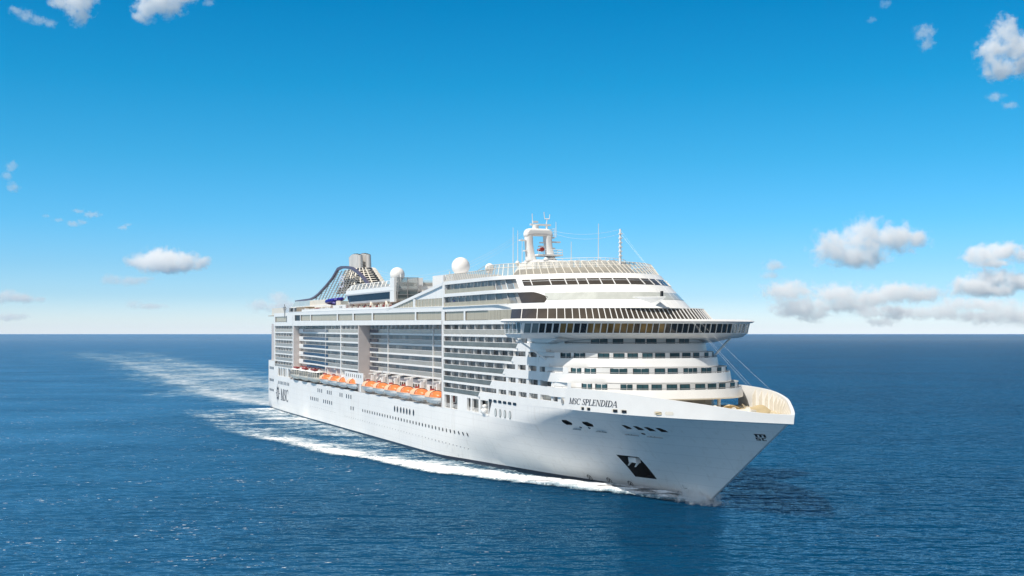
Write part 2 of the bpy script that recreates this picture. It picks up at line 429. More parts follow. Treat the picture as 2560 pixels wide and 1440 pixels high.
# white hull side above the open promenade, forward part, with its rounded windows
def side_y(x): return max(smooth(x, BUL), hb(x, 16.3)) + .004
BAND = {4: (279, 300.2, 299.5, 18.35), 3: (276, 295.3, 294.5, 21.1), 2: (272, 290.0, 289.1, 23.85), 1: (267, 285.9, 285.0, 26.6)}
NN = 2.3
def band_y(k, x):
    xs, xb, xt, zb = BAND[k]
    return 19.0 if x <= xs else 19.0 * max(0.0, 1 - ((x - xs) / (xt - xs)) ** NN) ** (1 / NN)
def fs(u, v, d, k=5): return (u, -((side_y(u) if k >= 4 else band_y(k, u) + .03) - d), v)
XK = {1: 263.4, 2: 260.8, 3: 256.0, 4: 248.6, 5: 241.3}
XE = {1: 278.6, 2: 280.4, 3: 284.6, 4: 287.42, 5: 287.42}
HOLES = {5: [(241.3, 251.1), (252.4, 256.7), (257.9, 262), (263.4, 267.6), (268.9, 273.1), (274.4, 279.3), (280, 282.1)],
         4: [(248.6, 256.6), (257.9, 261.8), (263.2, 267.4), (268.7, 273.1), (274.4, 279.6), (280.0, 286.0)],
         3: [(256.0, 261.8), (263.2, 267.4), (268.7, 272.9), (274.4, 283.2)],
         2: [(260.8, 267.3), (268.7, 279.0)],
         1: [(263.4, 277.5)]}
sw = MB()
for k in range(1, 6):
    f = lambda u, v, d, k=k: fs(u, max(v, lerp(u, [(262, 15.72), (287.4, 16.26)])) if k == 5 else v, d, k)
    lo = floor_(k) - .5; hz0, hz1 = floor_(k) + 1.18, ceil_(k) - .04
    xp = XE[k] if k >= 4 else BAND[k][0] + .4
    sw.holed(f, XK[k], xp, lo, hz0, [], .5, du=2)
    sw.holed(f, XK[k], XE[k], hz0, ceil_(k), [(a, b, hz0, hz1) for a, b in HOLES[k]], .55, du=2)
    sw.add([f(XK[k] - 1.3, floor_(k), 0), f(XK[k], floor_(k), 0), f(XK[k], floor_(k) + 1.18, 0)], [(0, 1, 2)])
sw.build("side_wall", WHITE, ship)
# rounded corner look: small dark oval and six dark windows
for i in range(6):
    x = 247.7 + i * 2.74
    m = MB(); c = []
    for a in range(16):
        t = 2 * math.pi * a / 16
        c.append(fs(x + .92 * max(-1, min(1, 1.3 * math.cos(t))), 15.8 + .28 * max(-1, min(1, 1.3 * math.sin(t))), -.06))
    m.poly(c); m.build("promenade_window", DARKG, ship)
def oval(x, z, a, b, m_, name, proud=.05, frame=None, zs=None):
    mb = MB(); n = 14
    f = lambda s_, pr: [(x + s_ * a * math.cos(2 * math.pi * i / n), -(hb(x, z + s_ * b * math.sin(2 * math.pi * i / n)) + pr), z + s_ * b * math.sin(2 * math.pi * i / n)) for i in range(n)]
    if frame: mb.poly(f(1.25, proud), 0); mb.poly(f(1.0, proud + .03), 1); return mb.build(name, [frame, m_], ship)
    mb.poly(f(1, proud)); return mb.build(name, m_, ship)
for x in (250.7, 253.3, 256.0, 258.8): oval(x, 13.37, .55, .72, SILVER, "oval_window", frame=GREENG)
oval(284.2, 17.7, .45, .52, GREY, "oval_window", proud=.1, frame=CREAM)
for x in (175.9, 178.5, 181.6, 184.3, 187.0, 189.6, 192.8): oval(x, 9.62, .52, .72, DARKG, "oval_window", frame=GREY)
n_p = 0
for i in range(35):
    x = 143.1 + i * (231.4 - 143.1) / 34; oval(x, 7.09, .42, .46, DARKG, "porthole")
def slit(x, z, a=.40, b=.56):
    mb = MB(); mb.quad((x - a, -(hb(x, z) + .05), z - b), (x + a, -(hb(x, z) + .05), z - b), (x + a, -(hb(x, z) + .05), z + b), (x - a, -(hb(x, z) + .05), z + b)); mb.build("hull_window", DARKG, ship)
for i in range(8): slit(18.1 + i * 2.73, 10.25, .55, .6)
for x in (85.3, 88, 90.8, 98.8, 101.4, 104, 115.8, 118.3, 124, 126.7, 129.3): slit(x, 10.35, .45, .62)
for x in (74.4, 77.1, 79.9, 82.6, 85.3, 93.5, 96.3, 99.1, 101.9, 104.8): slit(x, 7.1, .45, .58)
for x in (129.4, 132.1): slit(x, 7.0, .42, .55)
for x in arange(-2, 6, 3): slit(x, 15.4, .7, .5); slit(x, 10.6, .7, .5); slit(x, 6.6, .7, .45)
dots = MB()
for i in range(44):
    x = 122 + i * 2.6; dots.box(x - .12, x + .12, -19.05, -18.9, 3.95, 4.2)
for i in range(14):
    x = 74 + i * 2.7; dots.box(x - .12, x + .12, -19.05, -18.9, 4.2, 4.4)
dots.build("scupper_row", GREY, ship)

# ------------------------------------------------------------------ lettering and emblem
def ribbon(mb, pts, ws, fn):
    for (a, wa), (b, wb) in zip(zip(pts, ws), zip(pts[1:], ws[1:])):
        d = Vector((b[0] - a[0], b[1] - a[1])); n = Vector((-d.y, d.x)).normalized()
        q = [(a[0] + n.x * wa / 2, a[1] + n.y * wa / 2), (a[0] - n.x * wa / 2, a[1] - n.y * wa / 2), (b[0] - n.x * wb / 2, b[1] - n.y * wb / 2), (b[0] + n.x * wb / 2, b[1] + n.y * wb / 2)]
        mb.poly([fn(*p) for p in q])
def stroke(mb, x0, y0, x1, y1, w, fn):
    mb.poly([fn(*p) for p in ((x0 - w / 2, y0), (x0 + w / 2, y0), (x1 + w / 2, y1), (x1 - w / 2, y1))])
def bowl(cx, cy, rx, ry, a0, a1, n, w0, w1):
    P = []; Wd = []
    for i in range(n + 1):
        t = R(a0 + (a1 - a0) * i / n); P.append((cx + rx * math.cos(t), cy + ry * math.sin(t))); Wd.append(w0 + (w1 - w0) * abs(math.cos(t)))
    return P, Wd
def glyph(mb, ch, ox, fn, sx=1.0):
    f = lambda u, v: fn(ox + u * sx, v)
    T, N = .15, .055
    def ser(x, y, w=.26): mb.poly([f(*p) for p in ((x - w / 2, y - .03), (x + w / 2, y - .03), (x + w / 2, y + .03), (x - w / 2, y + .03))])
    if ch == 'M':
        stroke(mb, .13, 0, .13, 1, N, f); stroke(mb, .46, 0, .16, 1, T, f); stroke(mb, .46, 0, .80, 1, N, f); stroke(mb, .82, 0, .82, 1, T, f)
        ser(.13, .03); ser(.13, .97, .2); ser(.82, .03, .3); ser(.84, .97, .22); return .98
    if ch == 'N':
        stroke(mb, .13, 0, .13, 1, N, f); stroke(mb, .68, 0, .16, 1, T, f); stroke(mb, .70, 0, .70, 1, N, f); ser(.13, .03); ser(.12, .97, .2); ser(.7, .97); return .84
    if ch == 'A':
        stroke(mb, .06, 0, .36, 1, N, f); stroke(mb, .68, 0, .38, 1, T, f); mb.poly([f(*p) for p in ((.17, .30), (.56, .30), (.56, .36), (.19, .36))]); ser(.06, .03, .22); ser(.68, .03, .28); return .78
    if ch in 'LEDPI':
        stroke(mb, .17, 0, .17, 1, T, f); ser(.17, .03, .32); ser(.17, .97, .32)
        H = lambda x0, x1, y: mb.poly([f(*p) for p in ((x0, y - .03), (x1, y - .03), (x1, y + .03), (x0, y + .03))])
        V = lambda x, y0, y1: mb.poly([f(*p) for p in ((x - .03, y0), (x + .03, y0), (x + .03, y1), (x - .03, y1))])
        if ch == 'I': return .38
        if ch == 'L': H(.1, .6, .03); V(.59, 0, .26); return .66
        if ch == 'E': H(.1, .6, .03); H(.1, .58, .97); H(.2, .46, .52); V(.59, 0, .24); V(.57, .78, 1); V(.46, .42, .62); return .68
        if ch == 'D':
            H(.1, .36, .03); H(.1, .36, .97); p, w = bowl(.32, .5, .38, .47, -90, 90, 12, N, T); ribbon(mb, p, w, f); return .80
        if ch == 'P':
            H(.1, .36, .97); H(.1, .36, .46); p, w = bowl(.34, .715, .25, .255, -90, 90, 10, N, T); ribbon(mb, p, w, f); return .66
    if ch == 'C':
        p, w = bowl(.44, .5, .36, .48, 48, 312, 18, N, T); ribbon(mb, p, w, f); mb.poly([f(*q) for q in ((.66, .68), (.72, .68), (.72, 1), (.68, 1))]); return .78
    if ch == 'S':
        P = [(.50, .80), (.45, .92), (.32, .97), (.19, .93), (.13, .80), (.17, .66), (.30, .55), (.43, .44), (.50, .31), (.48, .14), (.38, .05), (.26, .03), (.14, .09), (.09, .24)]
        Wd = [.05, .05, .055, .07, .12, .14, .16, .16, .14, .12, .07, .055, .05, .05]
        ribbon(mb, P, Wd, f); mb.poly([f(*q) for q in ((.49, .70), (.54, .70), (.54, 1), (.50, 1))]); mb.poly([f(*q) for q in ((.06, 0), (.10, 0), (.11, .30), (.06, .30))]); return .60
    return .34
def word(mb, txt, fn, sx=1.0):
    x = 0
    for ch in txt: x += glyph(mb, ch, x, fn, sx) * sx if ch != ' ' else .34 * sx
    return x
nm = MB()
dummy = MB(); L0 = word(dummy, "MSC SPLENDIDA", lambda u, v: (u, 0, v), 1.0)
k_ = (301.5 - 286.7 - .3) / L0
def namefn(u, v):
    x = 286.7 + u * k_ + .35 * v; z = 17.32 + (x - 286.7) * .006 + 1.12 * v
    return (x, -((side_y(x) if x < 287.4 else smooth(x, BUL)) + .04), z)
w1 = word(nm, "MSC", namefn); nm.build("ship_name", NAVY, ship)
nm = MB(); word(nm, "SPLENDIDA", lambda u, v: namefn(u + w1 + .34, v)); nm.build("ship_name", NAVY, ship)
st_ = MB(); d2 = MB(); L1 = word(d2, "MSC", lambda u, v: (u, 0, v), 1.0); k2 = (36.6 - 22.3) / L1
word(st_, "MSC", lambda u, v: (22.3 + u * k2, -(hb(22.3 + u * k2, 3.6 + 4.4 * v) + .06), 3.6 + 4.4 * v)); st_.build("stern_lettering", NAVY, ship)
# compass star emblem at the stern
em = MB(); cx_, cz_ = 16.1, 5.9
def ef(u, v, pr=.06): return (cx_ + u, -(hb(cx_ + u, cz_ + v) + pr), cz_ + v)
for i in range(16):
    t = R(90 + 22.5 * i); L = (4.6 if i % 8 == 0 else 4.9 if i % 4 == 0 else 3.9 if i % 2 == 0 else 3.1)
    w = R(8.5); r0 = 1.9
    em.poly([ef(r0 * math.cos(t - w), r0 * math.sin(t - w)), ef(L * math.cos(t), L * math.sin(t)), ef(r0 * math.cos(t + w), r0 * math.sin(t + w))])
rp_, rw_ = bowl(0, 0, 1.95, 1.95, 0, 360, 24, .75, .75); ribbon(em, rp_, rw_, lambda u, v: ef(u, v, .07))
word(em, "M", lambda u, v: ef(-.55 + u * 1.1, .05 + v * 1.0, .08)); word(em, "SC", lambda u, v: ef(-.7 + u * 1.0, -1.1 + v * 1.0, .08))
em.build("compass_emblem", NAVY, ship)
# black company mark at the stem
bm_ = MB()
def bf(u, v): x = 323.1 + u + .35 * v; z = 13.05 + .93 * v; return (x, -(hb(x, z) + .08), z)
def blk(x0, x1, y0, y1): bm_.poly([bf(*p) for p in ((x0, y0), (x1, y0), (x1, y1), (x0, y1))])
blk(.0, 1.75, 1.05, 1.2); blk(.1, .45, .62, 1.1); blk(.75, 1.1, .62, 1.1); blk(1.4, 1.75, .62, 1.1)
blk(0, .75, .42, .52); blk(0, .25, .25, .45); blk(0, .75, .2, .3); blk(.5, .75, .05, .25); blk(0, .75, 0, .1)
blk(.95, 1.6, .42, .52); blk(.95, 1.2, .05, .48); blk(.95, 1.6, 0, .1)
bm_.build("bow_mark", BLACK, ship)
# thruster marks and bulb mark near the waterline
for x in (274.3, 280.0, 286.0):
    m = MB(); p, w = bowl(0, 0, .6, .55, 0, 360, 16, .12, .12); g = lambda u, v: (x + u, -(hb(x + u, 1.72 + v) + .07), 1.72 + v)
    ribbon(m, p, w, g); ribbon(m, [(-.4, -.35), (.4, .35)], [.12, .12], g); ribbon(m, [(-.4, .35), (.4, -.35)], [.12, .12], g); m.build("thruster_mark", BLACK, ship)
m = MB(); ribbon(m, [(0, 1), (0, .35), (.7, .35), (1, .1), (.9, -.25), (.4, -.3), (-.1, -.3)], [.09] * 7, lambda u, v: (300.9 + u, -(hb(300.9 + u, 2.2 + v) + .07), 2.2 + v)); m.build("bulb_mark", BLACK, ship)
for x in (296.9, 306.9):
    m = MB(); p, w = bowl(0, 0, .45, .3, 0, 360, 14, .14, .14); ribbon(m, p, w, lambda u, v: (x + u, -(hb(x + u, 12.68 + v) + .08), 12.68 + v)); m.build("fairlead_ring", WHITE, ship)
for xa, xb in ((283.0, 285.0), (289.5, 292.0), (297.2, 300.4), (302.5, 305.8)):
    m = MB(); z = 12.25
    m.loft([[(xa, -(hb(xa, z) + .25), z - .08), (xa, -(hb(xa, z) + .25), z + .05), (xa, -(hb(xa, z) - .1), z + .05), (xa, -(hb(xa, z) - .1), z - .08)], [(xb, -(hb(xb, z) + .25), z - .08), (xb, -(hb(xb, z) + .25), z + .05), (xb, -(hb(xb, z) - .1), z + .05), (xb, -(hb(xb, z) - .1), z - .08)]])
    for x in (xa + .9, xa + 1.7): m.bar((x, -(hb(x, z) + .12), z), (x - .35, -(hb(x, z) + .12), z + .55), .22, .12)
    m.build("hull_ladder", GREY, ship)

# ------------------------------------------------------------------ balcony blocks along the starboard side
doors, parts_ = [], []
drng = random.Random(11)
def bal_row(x0, x1, yf, yb, k, bay, rail_mat, xr=None, rail_only=False, slab=True, y1=None, dm=(0, 1), vis=1.0, part=True):
    """one deck row between x0 and x1; front line at y = -yf (may be a function of x), back wall at -yb"""
    F = yf if callable(yf) else (lambda x: yf)
    Bk = yb if callable(yb) else (lambda x: yb)
    fl, ce = floor_(k), ceil_(k)
    n = max(1, round((x1 - x0) / bay)); xs = arange(x0, x1, n)
    seg = arange(x0, x1, max(n, 1))
    if slab:
        m = MB()
        m.loft([[(x, -F(x), fl - .5), (x, -F(x), fl), (x, -Bk(x) + .3, fl), (x, -Bk(x) + .3, fl - .5)] for x in seg])
        m.build("deck_slab", WHITE, ship)
    m = MB(); xr = x1 if xr is None else xr
    sr = [x for x in seg if x < xr - .01] + [xr]
    m.loft([[(x, -F(x) + .08, fl + .06), (x, -F(x) + .08, fl + 1.02), (x, -F(x) + .13, fl + 1.02), (x, -F(x) + .13, fl + .06)] for x in sr], mi=0)
    m.loft([[(x, -F(x) + .05, fl + 1.05), (x, -F(x) + .05, fl + 1.14), (x, -F(x) + .16, fl + 1.14), (x, -F(x) + .16, fl + 1.05)] for x in sr], mi=1)
    m.build("balcony_railing", [rail_mat, WHITE], ship)
    for a, b in zip(xs, xs[1:]):
        d = MB(); mid = (a + b) / 2
        for i, (p, q) in enumerate(((a + .12, mid - .06), (mid + .06, b - .12))):
            d.quad((p, -Bk(p) - .04, fl + .05), (q, -Bk(q) - .04, fl + .05), (q, -Bk(q) - .04, ce - .22), (p, -Bk(p) - .04, ce - .22), drng.choices((0, 1, 2, 3), ((6, 2, 1, 1.2), (2, 6, 2, .8))[i])[0])
        doors.append((vis * (1 + a / 1000), d, dm))
        w = MB(); w.box(a - .06, a + .06, -F(a) + .2, -Bk(a), fl, ce); 
        if part: parts_.append((vis * (1 + a / 1000), w))

# forward block: X 216 - 288
for k in range(0, 6):
    xr = {0: 262.8}.get(k, XK.get(k))
    xe = {0: 264.0}.get(k, XE.get(k, 280) - 2.5)
    bal_row(216.0, xe, (lambda x, q=xr: 19.0 if x <= q else 18.45), (lambda x: 17.9 if x < 272 else 17.25), k, 5.33, RAILG if k == 0 else GREENG, xr=xr, slab=True, vis=3)
# recess between X 149 and 216
for k in range(0, 5):
    bal_row(138.6, 216, 15.6, 14.6, k, 5.9 if k else 4.4, RAILG, vis=2, part=(k == 0))
    MB().box(138.6, 147.3, -15.72, -15.55, floor_(k) + .1, floor_(k) + 1.0).build("navy_railing", NAVYG, ship)
# aft recess X 46 - 138 with its curved inner end
def fy(x): return lerp(x, [(46, 17.0), (66, 17.0), (72, 17.1), (80, 17.6), (94, 18.5), (116, 18.7)])
def by(x): return fy(x) - 1.0
for k in range(0, 5):
    bal_row(46.2, 116.2, fy, by, k, 5.0, RAILG, vis=1, part=(k == 0))
    m = MB(); sg = arange(53, 97.5, 12)
    m.loft([[(x, -fy(x) - .06, floor_(k) + .1), (x, -fy(x) - .06, floor_(k) + 1.0), (x, -fy(x) + .02, floor_(k) + 1.0), (x, -fy(x) + .02, floor_(k) + .1)] for x in sg]); m.build("navy_railing", NAVYG, ship)
    MB().box(46.2, 54 + 0, -fy(50) - .05, -by(50), floor_(k), floor_(k) + 1.1).build("solid_parapet", WHITE, ship)
    bal_row(116.4, 137.7, 18.95, 17.95, k, 5.0, RAILG, vis=1.2, part=(k == 0))
# stern block
for k in range(0, 6):
    bal_row(9.5 - .3 * k, 44.6, 18.75, 17.75, k, 5.2, RAILG, vis=.8, part=(k < 6))
many("balcony_partition", parts_, WHITE, ship)
dl = sorted(doors, key=lambda t: -t[0])
for i, (s_, d, dm) in enumerate(dl[:100]): d.build("balcony_door", [DOORB, DOORA, DOORC, DOORD] if s_ > 2.9 else [DOORA, DOORC, DOORB, DOORE], ship)
r_ = MB()
for s_, d, dm in dl[100:]:
    o = len(r_.v); r_.v += d.v; r_.f += [tuple(i + o for i in f) for f in d.f]; r_.m += d.m
r_.build("balcony_door", [DOORA, DOORC, DOORB, DOORE], ship)["kind"] = "stuff"

# cabin walls behind the balconies, end walls and pillars
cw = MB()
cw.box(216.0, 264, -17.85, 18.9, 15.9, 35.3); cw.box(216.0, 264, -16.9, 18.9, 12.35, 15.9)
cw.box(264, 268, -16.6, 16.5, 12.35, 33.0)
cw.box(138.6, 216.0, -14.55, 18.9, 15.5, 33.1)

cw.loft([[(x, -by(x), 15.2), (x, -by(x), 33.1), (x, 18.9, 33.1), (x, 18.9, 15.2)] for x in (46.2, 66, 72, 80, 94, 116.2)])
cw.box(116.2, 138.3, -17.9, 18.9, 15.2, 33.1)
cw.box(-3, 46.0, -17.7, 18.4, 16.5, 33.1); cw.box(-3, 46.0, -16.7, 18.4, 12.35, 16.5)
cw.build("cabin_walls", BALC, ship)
wp = MB(); wq = MB(); wr = MB()
wp.box(137.8, 138.4, -19.0, -14.4, 12.4, 32.2)                      # forward facing end of the aft block
wp.box(137.55, 137.8, -19.02, -17.2, 16.4, 32.2)
wq.box(44.6, 46.1, -18.98, -15.2, 12.4, 33.0)
wr.box(215.0, 216.1, -19.0, -13.8, 12.35, 33.2)
wp.build("end_wall", BALC, ship); wq.build("end_wall", BALC, ship); wr.build("end_wall", BALC, ship)
for x, z0 in ((157.9, 15.8), (198.5, 15.8)): MB().box(x - .14, x + .14, -15.78, -15.5, z0, 32.2).build("pillar", WHITE, ship)
for x, z0 in ((93.9, 16.4),): MB().box(x - .12, x + .12, -fy(x) - .1, -fy(x) + .15, z0, 32.2).build("pillar", WHITE, ship)
for x in (116.2,): MB().box(x - .35, x + .35, -19.0, -17.2, 16.7, 32.2).build("pillar", WHITE, ship)
MB().box(8.5, 10.0, -18.95, -17.2, 18.4, 33.0).build("pillar", WHITE, ship)
MB().box(215.7, 216.5, -19.06, -18.6, 12.3, 44.0).build("pillar", WHITE, ship)
MB().box(43.9, 44.9, -19.0, -18.6, 16.4, 36.0).build("pillar", WHITE, ship)
# boat deck: inner wall, windows, soffits
bd = MB()
bd.box(40, 149.5, -15.0, -13.0, 12.35, 16.4); bd.box(138.4, 216, -14.7, -13.0, 12.35, 17.7)
bd.build("boat_deck_wall", WHITE, ship)
MB().box(38.5, 216, -18.9, -12.9, 12.2, 12.34).build("boat_deck", GREY, ship)
MB().box(116.5, 138.0, -18.9, -17, 15.3, 16.6).build("slotted_panel", WHITE, ship)
m = MB(); m.box(121.5, 143.5, -19.02, -18.9, 14.7, 18.0)
for i in range(8): m.box(123.5 + i * 2.45, 124.0 + i * 2.45, -19.06, -19.0, 16.5, 17.4, 1)
m.build("slotted_panel", [WHITE, BLACK], ship)
for i in range(14):
    x = 100 + i * 8.3 + (2 if i % 2 else 0)
    if 116 < x < 150: continue
    for j in range(3): MB().box(x + j * 2.0, x + j * 2.0 + 1.3, -15.06 if x < 149 else -14.76, -14.6, 15.5, 16.5).build("boat_deck_window", DARKG, ship)
MB().box(152, 214, -15.3, -13.8, 17.75, 18.3).build("service_gallery", BLACK, ship)
MB().box(60, 116, -fy(90) + 1.0, -14.6, 17.5, 18.2).build("navy_railing", NAVYG, ship)
# portal frame at the gap in the boat row
m = MB()
m.box(139.2, 140.8, -19.0, -17.6, 12.4, 17.3); m.build("boat_deck_post", WHITE, ship)
m = MB()
for x in (150.5, 158.0): m.bar((x, -18.3, 14.2), (x + 1.8, -15.2, 19.0), .5)
m.bar((152.3, -15.3, 19.0), (159.8, -15.3, 19.0), .5); m.build("portal_frame", GREY, ship)

# open promenade forward of the boats: openings between posts, and stern mooring openings
pm = MB()
PO = [(217.2, 221.2), (222.0, 226.5), (232.9, 235.3), (236.1, 240.4), (241.6, 246.2)]
pm.holed(lambda u, v, d: (u, -19.0 + d, v), 216.2, 246.6, 12.3, floor_(5) - .5, [(a, b, 12.75 if a > 230 else 12.5, 15.6) for a, b in PO], .5, du=6)
pm.build("promenade_wall", WHITE, ship)
MB().box(216.2, 246.6, -17.3, -16.9, 12.3, 15.7).build("promenade_inner_wall", CREAM, ship)
for a, b in PO[:4]:
    m = MB()
    for z in (12.95, 13.25, 13.55): m.bar((a, -18.75, z), (b, -18.75, z), .07)
    for i in range(5): m.bar((a + (b - a) * (i + .5) / 5, -18.75, 12.5), (a + (b - a) * (i + .5) / 5, -18.75, 13.58), .07)
    m.build("promenade_railing", WHITE, ship)
for x, w, z0, z1, mt in ((218.2, 1.6, 13.9, 15.5, RED), (223.5, 1.2, 13.4, 15.2, BLACK), (225.2, .8, 13.2, 14.6, GREY), (233.5, .8, 13.2, 15.2, GREY), (238.5, 1.5, 12.5, 15.4, BLACK), (219.6, 1.3, 12.5, 13.6, BLACK)):
    MB().box(x, x + w, -17.9, -17.32, z0, z1).build("deck_locker", mt, ship)
MB().box(242.5, 244.3, -17.6, -17.32, 13.2, 15.2).build("doorway", BLACK, ship)
sm_ = MB()
SO = [(16.2, 20.6), (21.6, 25.0), (26.2, 30.0), (31.0, 33.0)]
sm_.holed(lambda u, v, d: (u, -(min(19, hb(u, 12.2)) + .0) + d, v), -5.8, 40, 12.25, 16.45, [(a, b, 12.8, 16.1) for a, b in SO] + [(35.5, 40, 12.8, 16.1)], .6, du=4)
sm_.holed(lambda u, v, d: (u, -hb(u, 12.2) + d, v), -5.8, 9.6, 16.45, 18.4, [], .4, du=3)
sm_.quad((-5.85, -hb(-6, 12), 12.2), (-5.85, hb(-6, 12), 12.2), (-5.85, hb(-6, 12), 18.4), (-5.85, -hb(-6, 12), 18.4))
sm_.quad((-5.8, -18, 18.4), (9.6, -18, 18.4), (9.6, 18, 18.4), (-5.8, 18, 18.4))
sm_.build("stern_wall", WHITE, ship)
MB().box(9, 40, -17.2, -16.8, 12.3, 16.4).build("stern_inner_wall", GREY, ship)
for x, w, z1, mt in ((17, 1.8, 15.5, CREAM), (19.2, .8, 14.5, BLACK), (22.5, 1.0, 15.7, BLACK), (27.0, 1.5, 14.2, CREAM)): MB().box(x, x + w, -18, -17.22, 12.4, z1).build("deck_locker", mt, ship)
# port side shell
MB().box(-3, 262, 18.85, 19.0, 12.3, 33.1).build("port_side_wall", WHITE, ship)
for k in range(6): MB().box(20, 258, 19.02, 19.06, floor_(k) + 1.1, ceil_(k) - .2).build("port_window_band", DOORB, ship)

# stern terraces
for k in range(0, 6):
    MB().box(-6.5 + .45 * k, 0, -17.0, 17.0, floor_(k) - .5, floor_(k) + .0).box(-6.5 + .45 * k, -6.35 + .45 * k, -17.0, 17.0, floor_(k), floor_(k) + 1.1).build("stern_terrace", WHITE, ship)
MB().box(-3.0, -2.9, -16.9, 16.9, 18.5, 33).build("stern_glass", DOORA, ship)

# ------------------------------------------------------------------ upper decks, midships and aft
up = MB()
def flat(u, v, d): return (u, -19.0 + d, v)
WW = [(47.5, 56.8), (57.6, 73.3), (74.3, 111.3), (112.6, 131.0), (132.3, 152.6), (153.8, 193.7), (194.7, 214.9)]
def wz(x): return lerp(x, [(40, 34.15), (216, 33.3)]), lerp(x, [(40, 36.2), (216, 35.35)])
def flat2(u, v, d): return (u, -19.0 + d, v + lerp(u, [(38, .8), (216, 0)]) * min(1, max(0, (v - 32.2) / 1.1)))
up.holed(flat2, 8.5, 216, 32.2, 36.45, [(a, b, 33.3, 35.35) for a, b in WW] + [(11.0, 32.5, 33.0, 35.0)], .35, du=14)
up.quad((8.5, -19, 32.2), (216, -19, 32.2), (216, -13.5, 32.2), (8.5, -13.5, 32.2))
up.build("upper_side_wall", WHITE, ship)
for i, (a, b) in enumerate(WW + [(11.0, 32.5)]):
    z0, z1 = (33.3, 35.35) if i < 7 else (33.0, 35.0)
    off = lambda u: lerp(u, [(38, .8), (216, 0)])
    m = MB(); m.quad((a, -18.7, z0 + off(a)), (b, -18.7, z0 + off(b)), (b, -18.7, z1 + off(b)), (a, -18.7, z1 + off(a)), 0)
    for u, w in ((a, b),):
        m.bar((a, -18.74, z0 + off(a)), (b, -18.74, z0 + off(b)), .14, mi=1); m.bar((a, -18.74, z1 + off(a)), (b, -18.74, z1 + off(b)), .14, mi=1)
        m.bar((a, -18.74, z0 + off(a)), (a, -18.74, z1 + off(a)), .16, mi=1); m.bar((b, -18.74, z0 + off(b)), (b, -18.74, z1 + off(b)), .16, mi=1)
    if i == 0: m.quad((a, -18.72, z0 + .8), (a + 8.5, -18.72, z0 + .75), (a + 8.5, -18.72, z1 + .75), (a, -18.72, z1 + .8), 1)
    m.build("wide_window", [BEIGEG, BLACK], ship)
MB().box(32.8, 33.8, -19.03, -18.8, 33.6, 36.0).build("stern_door", BLACK, ship)
m = MB()                                                             # soffit lights strip and coping of the pool deck
m.loft([[(x, -19.05, 36.42 + lerp(x, [(38, .8), (216, 0)])), (x, -19.05, 36.62 + lerp(x, [(38, .8), (216, 0)])), (x, -18.5, 36.62 + lerp(x, [(38, .8), (216, 0)])), (x, -18.5, 36.42 + lerp(x, [(38, .8), (216, 0)]))] for x in (38, 100, 160, 216)])
m.build("pool_deck_coping", WHITE, ship)
MB().box(-4, 216, -18.9, 18.9, 36.2, 36.4).build("pool_deck", TEAK, ship)
# solid parapet of the pool deck, then the ramp rising to the forward block
m = MB()
m.loft([[(x, -18.9, 36.4), (x, -18.9, z), (x, -18.7, z), (x, -18.7, 36.4)] for x, z in ((59, 38.0), (100, 37.9), (150, 37.35), (172, 37.2))]); m.build("pool_parapet", WHITE, ship)
RAMP = [(168, 36.95), (173.4, 37.5), (185, 38.8), (198.1, 40.3), (207, 41.3), (215.5, 42.35)]
m = MB(); m.loft([[(x, -19.05, z - .75), (x, -19.05, z), (x, -17.6, z), (x, -17.6, z - .75)] for x, z in RAMP]); m.build("ramp_beam", WHITE, ship)
for x0, x1 in ((174, 192.4), (193.7, 214.9)):
    m = MB()
    xs = arange(x0, x1, 8)
    for a, b in zip(xs, xs[1:]):
        t = min(38.55, lerp(a, RAMP) - .75), min(38.55, lerp(b, RAMP) - .75)
        m.quad((a + .1, -18.75, 36.55), (b - .1, -18.75, 36.55), (b - .1, -18.75, t[1]), (a + .1, -18.75, t[0]), 0)
        m.bar((b, -18.78, 36.5), (b, -18.78, t[1]), .12, mi=1)
    m.build("wind_screen", [BEIGEG, CREAM], ship)
MB().box(192.3, 193.8, -19.02, -18.6, 36.5, 38.8).build("pillar", WHITE, ship)
m = MB(); m.loft([[(x, -18.7, 38.6), (x, -18.7, max(38.62, lerp(x, RAMP) - .75)), (x, -18.55, max(38.62, lerp(x, RAMP) - .75)), (x, -18.55, 38.6)] for x in (186, 198, 207, 215.5)]); m.build("ramp_side", WHITE, ship)
MB().box(186, 215.6, -18.6, -12, 38.5, 38.68).build("terrace_deck", TEAK, ship)
for i in range(9):                                                     # folded beige loungers and parasols on the terrace
    x = 196.5 + i * 2.1
    MB().box(x, x + 1.1, -18.4, -17.2, 38.8, 39.5).box(x + .1, x + .4, -18.0, -17.6, 39.5, 41.0).build("stacked_lounger", CREAM, ship)
for i in range(16):
    x = 176 + i * 2.45
    MB().bar((x, -6, 40), (x, -6, 42.6), .12).box(x - .5, x + .5, -6.4, -5.6, 41.4, 43.3 + .3 * math.sin(i * 2.1)).build("folded_parasol", CREAM if i % 3 else GREY, ship)
MB().box(173, 216, -12, 18.5, 38.6, 40.2).build("mid_deckhouse", WHITE, ship)
